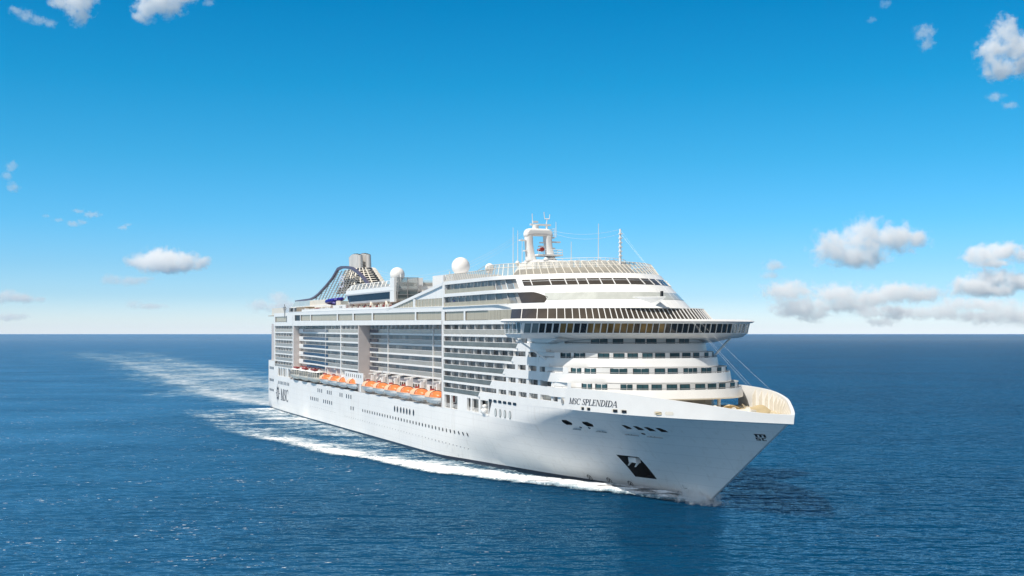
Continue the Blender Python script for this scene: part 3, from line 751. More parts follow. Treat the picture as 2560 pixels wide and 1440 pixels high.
# pool deck clutter under the pod
MB().box(112, 168, -15.5, 14, 36.4, 38.3).build("pod_base_shade", BLACK, ship)  # black fill stands in for the dark shade beneath the pod
for i in range(22):
    x = 119 + i * 2.3; h = .5 + .5 * random.random()
    MB().box(x, x + 1.2, -18.0, -16.9, 36.45, 37.2 + h).bar((x + .5, -17.5, 37.2), (x + .5 + .4 * math.sin(i), -17.5, 38.6), .1).build("deck_chair", CREAM if i % 3 else RED, ship)
for x in (146, 162): MB().bar((x, -17.2, 36.5), (x - 1.8, -16.8, 38.9), .7).build("pod_strut", CREAM, ship)
m = MB().box(101, 118, -17.8, -14, 36.4, 38.75)
for i in range(2): m.box(110.5 + i * 2.1, 111.3 + i * 2.1, -17.86, -17.75, 37.2, 38.3, 1)
m.build("pool_bar", [WHITE, BLACK], ship)
for i in range(16):
    x = 61 + i * 2.6; MB().box(x, x + 1.6, -18.3, -17.0, 36.6, 37.9 + .6 * random.random()).build("deck_chair", random.choice([CREAM, CREAM, WHITE, RED]), ship)
MB().box(47, 62, -18.2, -12, 37.0, 39.0).build("aft_bar", mat("aft bar front", (0.30, 0.22, 0.14), 0.5, var=.3, scale=.8), ship)
for x, w in ((36.5, 2.0), (40.5, 3.0), (45.0, 2.0), (33.5, 1.5)): MB().box(x, x + w, -18.2, -16.5, 36.6, 38.9).build("deck_locker", random.choice([BLACK, GREY, CREAM]), ship)

# aft screens and the white house under the fin
m = MB()
for i in range(14): m.box(3 + i * 1.9, 3 + i * 1.9 + 1.7, -18.75, -18.65, 36.8, 39.2)
m.box(3, 30, -18.8, -18.6, 36.5, 36.9); m.build("aft_screen", CREAM, ship)
m = MB(); m.loft([[(8, -18.9, 36.3), (46, -18.9, 36.3), (46, 18.5, 36.3), (8, 18.5, 36.3), (-4, 12, 36.3), (-4, -12, 36.3)], [(8, -18.9, 36.9), (46, -18.9, 36.9), (46, 18.5, 36.9), (8, 18.5, 36.9), (-4, 12, 36.9), (-4, -12, 36.9)]]); m.build("aft_deck_edge", WHITE, ship)
m = MB(); m.bar((30.5, -19.2, 35.0), (30.5, -19.2, 40.5), .25); m.bar((30.5, -19.2, 37.5), (27.5, -19.2, 39.0), .2); m.bar((30.5, -19.2, 37.5), (33.2, -19.2, 38.8), .2); m.tube((28.4, -19.3, 39.2), (32.4, -19.3, 39.2), .25); m.build("deck_crane", GREY, ship)
m = MB(); m.box(20.5, 86, -14.8, 12, 38.75, 39.5); m.build("aft_house_roof", WHITE, ship)
m = MB(); m.loft([[(20.7, -14.5, 39.5), (52.5, -14.5, 39.5), (52.5, 12, 39.5), (20.7, 12, 39.5)], [(26.4, -14.2, 41.65), (52.5, -14.2, 41.4), (52.5, 12, 41.4), (26.4, 12, 41.65)]]); m.build("aft_house", PALEG, ship)
m = MB()
for i in range(22):
    x = 52.6 + i * 1.45; m.box(x, x + 1.25, -14.5, -14.3, 39.5, lerp(x, [(52, 41.4), (84, 41.3)]))
m.build("ribbed_screen", CREAM, ship)
m = MB().box(20.6, 86, -14.9, -14.4, 38.4, 38.9); m.build("aft_house_beam", CREAM, ship)
# blue water slide bend
m = MB(); P = []
for i in range(13):
    t = R(150 + 20 * i); P.append((93 + 5.5 * math.cos(t) * 1.0, -15 + 2.6 * math.sin(t), 39.7 + 1.3 * (i / 12)))
m.path(P, .62, 8); m.build("water_slide", BLUE, ship)
MB().bar((100.5, -15.6, 36.6), (99.5, -15.6, 40.2), 1.2).bar((96, -14, 36.6), (99, -14.5, 39.0), .6).build("slide_tower", CREAM, ship)

# rounded lounge pod on the upper deck
def podring(z, gx=0.0, gy=0.0, x0=106.0):
    pts = []
    for i in range(13):
        t = R(180 + 90 * i / 12); pts.append((x0 - gx + 14 + 14 * math.cos(t), -9 + (8.2 + gy) * math.sin(t), z))
    pts += [(168.5 + gx * .3, -17.2 - gy, z), (169, 8, z), (x0 - gx + 2, 8, z)]
    return pts
pm_ = MB(); pm_.loft([podring(38.3, -6, -1.6), podring(38.9, -2.0, -.35), podring(39.5, -.6, -.1)], mi=0); pm_.loft([podring(41.5, .5, .1), podring(41.9, 1.2, .2), podring(43.0, .6, .1), podring(43.1, -1.5, -.6)]); pmo = pm_.build("lounge_pod", WHITE, ship)
m = MB(); m.loft([podring(39.4, -.9, -.4), podring(41.5, .2, -.2)], caps=False); m.build("pod_window", DARKG, ship)
rg = MB(); a = podring(43.0, .6, .1); b = podring(44.7, -3.0, -.9)
rg.loft([a, b], closed=True, caps=False, mi=0)
for i in range(1, 13): rg.bar(a[i], b[i], .14, mi=1)
for i in range(11):
    x = 122 + i * 4.3; rg.bar((x, -17.35, 43.0), (x - 1.3, -16.35, 44.7), .16, mi=1)
for p, q in zip(b[:14], b[1:14]): rg.bar(p, q, .14, mi=1)
rg.build("pod_railing", [SCREENG, WHITE], ship)
MB().box(118, 166, -13.5, 6, 43.0, 44.2).build("pod_roof_house", GREY, ship)
m = MB(); m.quad((169.9, -16.6, 38.9), (169.9, -10.6, 38.9), (169.9, -10.6, 45.3), (169.9, -16.6, 45.3), 0)
for y in (-16.6, -13.6, -10.6): m.bar((170.0, y, 38.9), (170.0, y + (.5 if y < -16 else 0), 45.4), .18, mi=1)
for z in (40.6, 42.2, 43.8, 45.3): m.bar((170.0, -16.6, z), (170.0, -10.6, z), .13, mi=1)
m.build("pod_end_glass", [TOWERG, GREY], ship)
MB().box(165.5, 169.6, -17.35, -16.7, 38.6, 45.3).build("pod_end_wall", WHITE, ship)
MB().box(160, 169.5, -10.5, -9, 43.0, 45.3).build("pod_stair_house", WHITE, ship)
def dome(x, y, z, r, name="radar_dome"):
    m = MB().sphere((x, y, z), r, 24, 16); m.tube((x, y, z - r * 1.25), (x, y, z - r * .7), r * .72, 20, r * .66); o = m.build(name, DOME, ship, smooth=True, weld=True)
    return o
dome(151.5, -11, 46.9, 2.15)
MB().tube((155, -11, 44.6), (155, -11, 47.0), .25).build("aerial", WHITE, ship)

# ------------------------------------------------------------------ funnel with its lattice fin
fin = MB(); YF = -8.0
RAIL = [(-1.5, 42.3), (25.9, 42.6), (32.5, 43.2), (39.4, 44.3), (50.8, 46.8), (61.0, 49.4), (69.0, 52.4), (74.5, 52.75), (81.5, 52.45), (88.7, 51.8), (96.3, 50.1), (103.1, 48.1), (109.5, 45.6)]
fin.loft([[(x, YF - .5, z - .32), (x, YF - .5, z + .32), (x, YF + .4, z + .32), (x, YF + .4, z - .32)] for x, z in RAIL[:6]] + [[(x, YF - .5, z - .55), (x, YF - .5, z + .35), (x, YF + .4, z + .35), (x, YF + .4, z - .55)] for x, z in RAIL[6:]])
fin.build("funnel_fin_rail", PURPLE, ship)
lat = MB()
for i in range(11):                                                     # raked uprights
    xb = 32 + i * 5.0; xt = xb + 22.0
    # walk up until the rail is met
    top = None
    for j in range(60):
        t = j / 59; x = xb + (xt - xb) * t; z = 41.4 + 10 * t
        if z > lerp(x, RAIL) - .2: top = (x, z); break
    if top is None: top = (xt, 51.4)
    lat.bar((xb, YF + .1, 41.3), (top[0], YF, top[1]), .26, .2)
for j in range(13):                                                     # level bars
    z = 41.9 + j * .76
    xa = next((x / 2 for x in range(50, 170) if lerp(x / 2, RAIL) > z + .1), None)
    if xa is None: continue
    xe = 100 if z < 50 else 98
    lat.bar((xa, YF + .05, z), (min(xe, 80), YF + .05, z), .16, .14)
lat.build("funnel_lattice", GREY, ship)
fb = MB()
def fring(z, k): return [(58 + 5 * k, -6.2 + 3.4 * k, z), (86 - 9 * k, -6.2 + 3.4 * k, z), (101 - 19 * k, 0, z), (86 - 9 * k, 6.2 - 3.4 * k, z), (58 + 5 * k, 6.2 - 3.4 * k, z)]
fb.loft([fring(43.8, 0), fring(52.4, 1)]); fb.build("funnel_casing", BLACK, ship)
lv = MB()
for j in range(10):
    z = 44.3 + j * .80; k = (z - 43.8) / 8.6
    a, b = fring(z, k), fring(z + .28, k + .02)
    for p, q in ((0, 1), (1, 2), (2, 3)):
        n = Vector((a[q][1] - a[p][1], -(a[q][0] - a[p][0]), 0)).normalized() * .55
        A, B = Vector(a[p]) + n, Vector(a[q]) + n
        lv.bar(A, B, .5, .24)
for i in range(7):
    t = i / 6
    for (p, q) in ((0, 1), (1, 2), (2, 3)):
        if p and i > 3: continue
        a, b = fring(43.8, 0), fring(52.4, 1)
        A = Vector(a[p]).lerp(Vector(a[q]), t if p == 0 else i / 4); B = Vector(b[p]).lerp(Vector(b[q]), t if p == 0 else i / 4)
        n = Vector((a[q][1] - a[p][1], -(a[q][0] - a[p][0]), 0)).normalized() * .75
        lv.bar(A + n, B + n, .3, .2)
lv.build("funnel_louvres", CREAM, ship)
fm = MB(); f_ = lambda u, v: (76.5 + u * .9, YF - .7, 47.6 + v * .75)
p, w = bowl(0, 0, 3.0, 2.6, 0, 360, 24, .5, .5); ribbon(fm, p, w, f_); p, w = bowl(0, 0, 1.8, 1.5, 0, 180, 12, .5, .5); ribbon(fm, p, w, f_)
for i in range(8):
    t = R(45 * i); ribbon(fm, [(3.1 * math.cos(t), 2.7 * math.sin(t)), (4.4 * math.cos(t), 3.8 * math.sin(t))], [.8, .15], f_)
fm.build("funnel_emblem", mat("funnel emblem", (0.62, 0.60, 0.72), 0.4), ship)
for i in range(14):
    c_, r_w = i % 7, i // 7
    x = 62.5 + c_ * 1.9; y = (-1.5 if r_w == 0 else 1.5) - .25 * math.sin(math.pi * c_ / 6); zt = 56.7 + .9 * math.sin(math.pi * (c_ + .8) / 7.6) + .25 * r_w
    m = MB(); m.tube((x + 1.0, y, 51.0), (x, y, zt), 1.0, 16); m.tube((x, y, zt), (x - .02, y, zt + .06), .85, 16, mi=1)
    o = m.build("exhaust_pipe", [ALU, BLACK], ship); sm_by_angle(o, 50)

# ------------------------------------------------------------------ curved front of the superstructure, lower decks
def sup_x(xs, xc, b, n, y): return xs + (xc - xs) * max(0.0, 1 - abs(y / b) ** n) ** (1 / n)
def ysamp(b, n=36): return [b * math.sin(R(-90 + 180 * i / n)) for i in range(n + 1)]
WALL = {4: (279, 298.4), 3: (276, 293.4), 2: (272, 288.0), 1: (267, 283.9)}
WIN = {4: [(-16.76, -15.75), (-15.27, -13.85), (-11.89, -10.18), (-9.4, -7.55), (-6.91, -5.14), (-4.13, -2.21), (-1.54, 0.45), (1.68, 3.77), (4.5, 6.51), (7.34, 9.06), (10.78, 12.5), (14.2, 15.6)],
       3: [(-16.93, -15.86), (-15.35, -13.92), (-11.73, -9.04), (-7.94, -5.12), (-3.89, -1.93), (-1.28, 0.76), (2.11, 5.14), (6.29, 8.93), (10.83, 12.3), (14.5, 15.8)],
       2: [(-16.93, -15.81), (-15.29, -13.8), (-11.73, -9.92), (-9.1, -7.2), (-6.52, -4.62), (-3.61, -1.6), (-0.93, 1.1), (2.27, 4.4), (5.15, 7.14), (7.94, 9.58), (11.31, 12.7), (14.6, 15.8)],
       1: [(-11.24, -8.48), (-7.42, -5.51), (-2.99, -1.02), (-0.56, 1.51), (3.79, 5.9), (7.07, 9.79)]}
for k in (4, 3, 2, 1):
    xs, xb, xt, zb = BAND[k]; zt = floor_(k) + 1.18; b = 19.0
    ys = ysamp(b, 44)
    m = MB()
    m.loft([[(sup_x(xs, xb - .15, b, NN, y), y, zb), (sup_x(xs, xb, b, NN, y), y, zb + .25), (sup_x(xs, xt, b, NN, y), y, zt), (sup_x(xs, xt - .25, b - .25, NN, max(-b + .3, min(b - .3, y))), y, zt), (sup_x(xs, xt - .3, b - .3, NN, max(-b + .35, min(b - .35, y))), y, floor_(k))] for y in ys], closed=False, caps=False)
    o = m.build("front_balustrade", WHITE, ship, weld=True); sm_by_angle(o, 35)
    m = MB()
    m.poly([(sup_x(xs, xb - .15, b, NN, y), y, zb + .02) for y in ys]); m.poly([(sup_x(xs, xt - .3, b - .3, NN, max(-b + .35, min(b - .35, y))), y, floor_(k) + .01) for y in ys])
    m.build("front_deck", WHITE, ship)
    wxs, wxc = WALL[k]; bw = 18.6; ys = ysamp(bw, 40)
    m = MB(); m.grid(lambda y, z: (sup_x(wxs, wxc, bw, NN, y), y, z), ys, [floor_(k), ceil_(k)]); o = m.build("front_wall", WHITE, ship); sm_by_angle(o, 35)
    for a, c in WIN[k]:
        def wp_(y, z, pr=.05): return (sup_x(wxs, wxc, bw, NN, y) + pr, y, z)
        m = MB(); n = 3 if (c - a) > 2.9 else 2
        z0, z1 = floor_(k) + .85, ceil_(k) - .12
        m.quad(wp_(a - .06, z0 - .06, .04), wp_(c + .06, z0 - .06, .04), wp_(c + .06, z1 + .06, .04), wp_(a - .06, z1 + .06, .04), 1)
        for i in range(n):
            p, q = a + (c - a) * i / n + .05, a + (c - a) * (i + 1) / n - .05
            m.quad(wp_(p, z0, .09), wp_(q, z0, .09), wp_(q, z1, .09), wp_(p, z1, .09), 0)
        m.build("cabin_window", [TEAL, BLACK], ship)
    # slim rail above the balustrade, starboard door at the corner
    m = MB(); pts = [(sup_x(xs, xt - .1, b - .1, NN, y), y, zt + .22) for y in ysamp(b - .15, 36)]; m.path(pts, .05, 4)
    for p in pts[::2]: m.bar((p[0], p[1], zt - .05), (p[0], p[1], zt + .22), .06)
    m.build("front_handrail", GREY, ship)
    MB().box(wxs + 3.0, wxs + 4.2, -18.0, -16.9, floor_(k), ceil_(k) - .2).build("side_door", BLACK, ship)
MB().box(262, 268.5, -16.4, 16.4, 12.5, 29.5).box(262, 287, -12, 12, 15, 24).build("front_core", WHITE, ship)
# dim work space over the foredeck
m = MB(); m.grid(lambda y, z: (sup_x(272, 289.5, 18, NN, y), y, z), ysamp(18, 24), [16.3, 18.5]); m.build("mooring_deck_wall", CREAM, ship)
for y in (-6.2, 7.4): MB().tube((297.2, y, 16.3), (297.2, y, 18.4), .32).build("pillar", WHITE, ship)
for y, w in ((-11, 1.6), (-3.5, 2.6), (1.5, 1.4), (4.6, 1.8)): MB().box(sup_x(272, 289.5, 18, NN, y + w / 2) - .5, sup_x(272, 289.5, 18, NN, y + w / 2) + .08, y, y + w, 16.5, 18.2).build("storeroom_door", [CREAM, BLACK, CREAM, GREY][int(abs(y)) % 4], ship)

# ------------------------------------------------------------------ bridge
bridge = empty("bridge"); bridge.parent = ship
def bx(y, bulge=0.0): return 288.8 - 9.3 * (y / 25.2) ** 2 + bulge
YB = arange(-25.2, 25.2, 40)
def wing_aft(y): return lerp(abs(y), [(0, 262), (18.5, 266), (18.6, 270.0), (25.2, 271.2)])
def br_ring(z0, z1, f0, f1, ins=0.0, aft=0.0):
    R0 = [(bx(y, f0), y * (1 - ins / 25.2), z0) for y in YB] + [(wing_aft(y) + aft, y * (1 - ins / 25.2), z0) for y in YB[::-1]]
    R1 = [(bx(y, f1), y * (1 - ins / 25.2), z1) for y in YB] + [(wing_aft(y) + aft, y * (1 - ins / 25.2), z1) for y in YB[::-1]]
    return [R0, R1]
def ring(z, f, ins): return [(bx(y, f), y * (1 - ins / 25.2), z) for y in YB] + [(wing_aft(y), y * (1 - ins / 25.2), z) for y in YB[::-1]]
m = MB(); m.loft([ring(32.45, .75, -.5), ring(32.75, 1.1, -.9), ring(33.05, .7, -.5), ring(33.15, .2, 0)]); o = m.build("bridge_roof", WHITE, bridge, weld=True); sm_by_angle(o, 30)
m = MB(); m.loft([ring(29.35, -2.2, 1.6), ring(29.55, -1.2, .7), ring(30.25, -.1, .2), ring(30.3, -.2, .3)]); o = m.build("bridge_sill", WHITE, bridge, weld=True); sm_by_angle(o, 30)
BW = [(-24.68, -23.59), (-23.45, -22.39), (-22.3, -21.35), (-21.2, -20.22), (-20.04, -19.06), (-18.92, -17.9), (-17.77, -16.74), (-16.61, -15.58), (-15.47, -14.41), (-14.29, -13.24), (-13.11, -12.03), (-11.89, -10.82), (-10.72, -9.66), (-9.53, -8.45), (-8.33, -7.11), (-7.07, -5.91), (-5.84, -4.66), (-4.57, -3.36), (-3.28, -2.1), (-2.02, -.79), (-.72, .51), (.62, 1.86), (1.91, 3.26), (3.31, 4.6), (4.64, 5.97), (6.02, 7.4), (7.5, 8.85), (8.92, 10.3), (10.41, 11.73), (11.89, 13.41), (13.57, 15.22), (15.3, 16.88), (16.97, 18.43), (18.73, 20.26), (20.5, 21.8), (22.0, 23.4), (23.6, 24.9)]
def bwp(y, z, pr=0.0):
    t = (z - 30.3) / 2.15
    return (bx(y, -.1 + .75 * t) + pr, y, z)
fr = MB(); zA, zB = 30.47, 32.25
prev = -25.2
for a, c in BW + [(25.2, 25.2)]:
    fr.quad(bwp(prev, 30.28), bwp(a, 30.28), bwp(a, 32.47), bwp(prev, 32.47))
    if a < c:
        fr.quad(bwp(a, 30.28), bwp(c, 30.28), bwp(c, zA), bwp(a, zA)); fr.quad(bwp(a, zB), bwp(c, zB), bwp(c, 32.47), bwp(a, 32.47))
        for y in (a, c): fr.quad(bwp(y, zA), bwp(y, zB), bwp(y, zB, -.3), bwp(y, zA, -.3))
    prev = c
for sg in (-1, 1):
    e = lambda x, z: (x, sg * (25.0 + .35 * (z - 30.3) / 2.15), z)
    x0, x1 = 271.2, 279.4
    for i in range(5):
        a = x0 + (x1 - x0) * i / 4; MB().quad(e(a - .15, 30.28), e(a + .15, 30.28), e(a + .15 + .5, 32.47), e(a - .15 + .5, 32.47)).build("wing_mullion", WHITE, bridge)
fr.build("bridge_window_frame", WHITE, bridge)
for i, (a, c) in enumerate(BW):
    m = MB(); m.quad(bwp(a, zA, -.22), bwp(c, zA, -.22), bwp(c, zB, -.22), bwp(a, zB, -.22))
    amb = 5 <= i <= 20 and i not in (7, 8, 16, 19)
    m.build("bridge_window", AMBER if amb else (TOWERG if i < 2 or i >= 33 else DARKG), bridge)
for sg in (-1, 1):
    m = MB(); m.quad((271.2, sg * 24.8, 30.3), (279.4, sg * 24.8, 30.3), (279.6, sg * 25.1, 32.45), (271.5, sg * 25.1, 32.45)); m.build("wing_window", TOWERG, bridge)
m = MB(); m.box(264, 283, -19.5, 19.5, 30.2, 32.4); m.build("bridge_interior", BLACK, bridge)
for sg in (-1, 1):
    for x in (273.5, 277): MB().box(x, x + 1.2, sg * 21 - .6, sg * 21 + .6, 30.3, 31.5).build("wing_console", BLACK, bridge)
    MB().bar((274.5, sg * 24.2, 29.4), (276.5, sg * 18.6, 25.3), .32).build("wing_strut", WHITE, bridge)
    MB().sphere((269.5, sg * 21.4, 28.9), .6, 10, 8).build("searchlight", WHITE, bridge)
m = MB(); m.loft([[(268, -19, 29.4), (283, -19, 29.4), (283, 19, 29.4), (268, 19, 29.4)], [(268, -18.6, 28.5), (277, -18.6, 28.5), (277, 18.6, 28.5), (268, 18.6, 28.5)]]); m.build("bridge_underside", WHITE, bridge)

# glass screen on the bridge roof
def fsx(y, z): t = (z - 33.1) / 2.15; b = 20.6 - 1.1 * t; return sup_x(263 - 2 * t, 287.6 - 2.2 * t, b, 2.4, max(-b, min(b, y * b / 20.6))), y * b / 20.6, z
ys = ysamp(20.6, 60)
m = MB(); m.grid(lambda y, z: fsx(y, z), ys, [33.15, 35.2]); o = m.build("deck_screen", BROWNG, ship); sm_by_angle(o, 30)
fr = MB()
for i in range(41):
    y = -20.4 + 40.8 * i / 40
    a, b = Vector(fsx(y, 33.15)), Vector(fsx(y, 35.25)); fr.bar(a + Vector((.08, 0, 0)), b + Vector((.08, 0, 0)), .13)
pts = [Vector(fsx(y, 35.25)) + Vector((.08, 0, 0)) for y in ys]; fr.path(pts, .09, 4); fr.build("deck_screen_frame", WHITE, ship)
m = MB()
for i in range(10):
    x = 246 + i * 1.9; m.box(x, x + 1.8, -18.98, -18.85, 33.1, 35.2)
m.build("deck_screen_panel", BEIGEG, ship)

# ------------------------------------------------------------------ upper superstructure with the raked rounded front
def upxc(z): return 286.6 - 1.62 * (z - 35.2)
def upn(z): return 2.25 - .5 * (min(max(z, 35.2), 42.4) - 35.2) / 7.1
def uplan(s, z, d=0.0):
    """s: metres along the plan from X 216 on the starboard side; 246 starts the curve, 290 is the centre line, 334 the port side"""
    if s <= 246: return (s, -19.0 + d, z)
    if s >= 334: return (580 - s, 19.0 - d, z)
    n = upn(z); th = R(-90 + 180 * (s - 246) / 88.0)
    c = abs(math.cos(th)) ** (2 / n); q = math.copysign(abs(math.sin(th)) ** (2 / n), math.sin(th))
    return (246 + (upxc(z) - 246 - d) * c, (19.0 - d) * q, z)
def s_of_x(x, z):
    if x <= 246: return x
    a, b = 246.0, 290.0
    for _ in range(40):
        m_ = (a + b) / 2
        if uplan(m_, z)[0] < x: a = m_
        else: b = m_
    return a
def s_of_y(y, z):
    a, b = 246.0, 334.0
    for _ in range(40):
        m_ = (a + b) / 2
        if uplan(m_, z)[1] < y: a = m_
        else: b = m_
    return a
uw = MB()
U2 = (216.3, s_of_x(261, 37.5), 36.45, 38.75); U1 = (217.2, s_of_x(258.5, 40.5), 39.5, 41.65)
DG = (216.3, 266.3, 33.05, 35.25)
uw.holed(lambda u, v, d: uplan(u, v, d), 216, 364, 35.25, 42.45, [U2, U1], .85, du=2.0, dv=1.0)
o = uw.build("upper_superstructure", WHITE, ship, weld=True); sm_by_angle(o, 30)
m = MB(); m.poly([uplan(s, 42.4) for s in arange(216, 364, 90)]); m.build("sun_deck", TEAK, ship)
m = MB(); m.poly([uplan(s, 35.27) for s in arange(216, 364, 90)]); m.build("upper_soffit", WHITE, ship)
for nme, (a, b, z0, z1), xr in (("upper_balcony_glass", U2, 257.0), ("upper_balcony_glass", U1, 250.5)):
    m = MB(); n = 9; ss = arange(a, b, n)
    for i in range(n):
        for j in range(2):
            p = ss[i] + (ss[i + 1] - ss[i]) * j / 2 + .06; q = ss[i] + (ss[i + 1] - ss[i]) * (j + 1) / 2 - .06
            m.quad(uplan(p, z0, .8), uplan(q, z0, .8), uplan(q, z1, .8), uplan(p, z1, .8), j)
        m.bar(uplan(ss[i], z0, .6), uplan(ss[i], z1, .6), .1, .1, mi=2)
    m.build(nme, [DOORB, DOORA, WHITE], ship)
    m = MB(); ss = arange(a, s_of_x(xr, 37), 16)
    m.grid(lambda s, z: uplan(s, z, .1), ss, [z0, z0 + .95]); m.build("balcony_railing", BEIGEG, ship)
m = MB(); sa, sb = s_of_x(260.8, 37.5), s_of_x(269.4, 37.5)
for i in range(10):
    p, q = sa + (sb - sa) * i / 10, sa + (sb - sa) * (i + 1) / 10
    e0 = lambda t: (36.5 + max(0, (t - .8) / .2) * 1.0, 38.72 - max(0, (t - .55) / .45) ** 1.6 * 1.1)
    (l0, h0), (l1, h1) = e0(i / 10), e0((i + 1) / 10)
    m.quad(uplan(p, l0, -.06), uplan(q, l1, -.06), uplan(q, h1, -.06), uplan(p, h0, -.06))
m.build("shaded_bay", BROWNG, ship)
# main wide windows of the deck below
dw = MB(); dw.holed(lambda u, v, d: (u, -19.0 + d, v), 216, 265.5, 32.2, 35.3, [(217.1, 230.6, 33.1, 35.2), (231.6, 264.2, 33.1, 35.2)], .3, du=8); dw.build("side_wall_panel", WHITE, ship)
for a, b in ((217.1, 230.6), (231.6, 264.2)):
    m = MB(); m.quad((a, -18.75, 33.1), (b, -18.75, 33.1), (b, -18.75, 35.2), (a, -18.75, 35.2), 0)
    for p, q in (((a, 33.12), (b, 33.12)), ((a, 35.18), (b, 35.18)), ((a, 33.1), (a, 35.2)), ((b, 33.1), (b, 35.2))): m.bar((p[0], -18.8, p[1]), (q[0], -18.8, q[1]), .14, mi=1)
    m.build("wide_window", [BEIGEG, BLACK], ship)
m = MB(); m.loft([[(x, -19.3, 36.28), (x, -19.3, 36.42), (x, -18.95, 36.42), (x, -18.95, 36.28)] for x in (216, 258)]); m.build("side_coping", WHITE, ship)
# brown window band B, pale band D
def front_band(name, s0, s1, z0, z1, mt, cuts, slant=0.0, frame=WHITE, pr=.06):
    m = MB(); n = 60
    m.grid(lambda s, z: uplan(s, z, -pr), arange(s0, s1, n), arange(z0, z1, 3), 0)
    for s in cuts:
        a, b = Vector(uplan(s, z1, -pr - .05)), Vector(uplan(s, z0, -pr - .05)); m.bar(a, b, .18, .1, mi=1)
    if cuts:
        zt = z1 - (z1 - z0) * .30; pts = [uplan(s, zt, -pr - .03) for s in arange(s0, s1, 40)]
        for p, q in zip(pts, pts[1:]): m.bar(p, q, .07, mi=1)
    o = m.build(name, [mt, frame], ship); return o
cB = [s_of_y(y, 40.8) for y in (-15.7, -13.5, -11.5, -9.9, -8.4, -6.3, -4.1, -1.3, 1.8, 4.3, 6.6, 10.8, 13.3, 15.4)]
front_band("brown_window_band", s_of_y(-16.6, 40.8), s_of_y(16.6, 40.8), 40.05, 41.35, BROWNG, cB)
front_band("pale_window_band", s_of_y(-15.2, 37.7), s_of_y(15.2, 37.7), 37.0, 38.45, PALEG, [])
# glass wind screen round the sun deck
def scr(s, z):
    t = (z - 42.4) / 2.6
    return uplan(s, z, .35 + .7 * t)
m = MB(); m.grid(scr, arange(243, 337, 70), [42.45, 44.95]); m.build("sun_deck_screen", SCREENG, ship)
m = MB(); m.grid(scr, arange(216.3, 243, 14), [42.45, 44.1]); m.build("sun_deck_screen", SCREENG, ship)
fr = MB()
ss = arange(243, 337, 46)
for i, s in enumerate(ss): fr.bar(scr(s, 42.4), scr(s, 45.0), .13, .10)
for z in (45.0, 44.2): fr.path([scr(s, z) for s in arange(243, 337, 60)], .07, 4)
for s in arange(216.3, 243, 22): fr.bar(scr(s, 42.4), scr(s, 44.15), .12, .10)
fr.path([scr(s, 44.12) for s in arange(216.3, 243, 8)], .07, 4)
fr.path([(238.5, -18.6, 44.1), (243, -18.5, 45.0)], .07, 4)
fr.build("sun_deck_screen_frame", CREAM, ship)
m = MB(); m.loft([[uplan(s, 42.42, 4)for s in arange(250, 330, 40)], [uplan(s, 44.0, 6) for s in arange(250, 330, 40)]], closed=True); m.build("sun_deck_house", mat("sun deck house brown", (0.20, 0.165, 0.12), 0.4, var=.25, scale=.5), ship)
m = MB()
for i in range(26):
    s = 258 + i * 2.5; p = uplan(s, 44.05, 6.5 + 2 * random.random()); m.box(p[0] - .5, p[0] + .4, p[1] - .4, p[1] + .4, 43.9, 45.1 + .5 * random.random())
m.build("sun_deck_lockers", WHITE, ship)
m = MB()
for z in (45.0, 45.5, 46.0): m.path([(uplan(s, 44, 7.5)[0], uplan(s, 44, 7.5)[1], z) for s in arange(252, 328, 30)], .05, 4)
for s in arange(252, 328, 22): q = uplan(s, 44, 7.5); m.bar((q[0], q[1], 44), (q[0], q[1], 46), .07)
m.build("top_railing", WHITE, ship)
# look-out platform and the forestay mast on the front
m = MB(); zc = 36.6; xc = upxc(36.6); zt_ = 37.3
m.loft([[(xc - 1, -1.5, 35.35), (xc + .9, 0, 35.3), (xc - 1, .3, 35.35)], [(xc - 2, -3.4, zt_), (xc + 3.4, 1.4, zt_), (xc - 1.5, 1.6, zt_)], [(xc - 2, -3.4, zt_ + .15), (xc + 3.4, 1.4, zt_ + .15), (xc - 1.5, 1.6, zt_ + .15)]]); m.build("lookout_platform", WHITE, ship)
MB().box(xc + 2.2, xc + 2.7, .9, 1.3, zt_, zt_ + 1.2).build("searchlight", BLACK, ship)

# ------------------------------------------------------------------ radar mast
mast = empty("radar_mast"); mast.parent = ship; mast.location = (3, .3, -1.75)
mm = MB()
XM = 227.0
def leg(P):   # P: (y, z, half width y, half depth x)
    mm.loft([[(XM - b, y - a, z), (XM + b, y - a, z), (XM + b, y + a, z), (XM - b, y + a, z)] for y, z, a, b in P])
leg([(0.3, 44.2, 5.3, 7.5), (0.3, 46.4, 4.6, 6.0), (.7, 47.8, 4.4, 5.2), (.9, 48.9, 3.8, 4.4)])
leg([(-2.3, 48.6, 1.1, 1.5), (-2.65, 50.5, .82, 1.3), (-2.9, 52.5, .75, 1.2), (-3.05, 55.2, .8, 1.2)])
leg([(2.45, 50.0, .85, 1.2), (2.1, 51.8, .75, 1.2), (1.85, 53.4, .8, 1.2), (1.8, 55.2, .9, 1.2)])
leg([(3.0, 48.6, 1.3, 1.9), (2.6, 49.4, .8, 1.7), (2.4, 50.2, .7, 1.5)])
mm.loft([[(XM + e * 1.25, y, z) for y, z in ((-3.95, 54.3), (-4.0, 55.5), (-3.4, 56.4), (1.9, 56.4), (2.8, 55.6), (2.85, 54.3), (1.0, 54.7), (-1.9, 54.7))] for e in (-1, 1)])
o = mm.build("mast_tower", WHITE, mast); md = o.modifiers.new("bevel", 'BEVEL'); md.width = .6; md.segments = 3
m = MB(); m.box(XM - 2.4, XM + 3.2, -1.9, 4.4, 50.0, 50.3); m.build("mast_platform", WHITE, mast)
m = MB()
for z in (50.8, 51.4): m.path([(XM + 3.1, -1.8, z), (XM + 3.1, 4.3, z), (XM - 2.3, 4.3, z)], .05, 4)
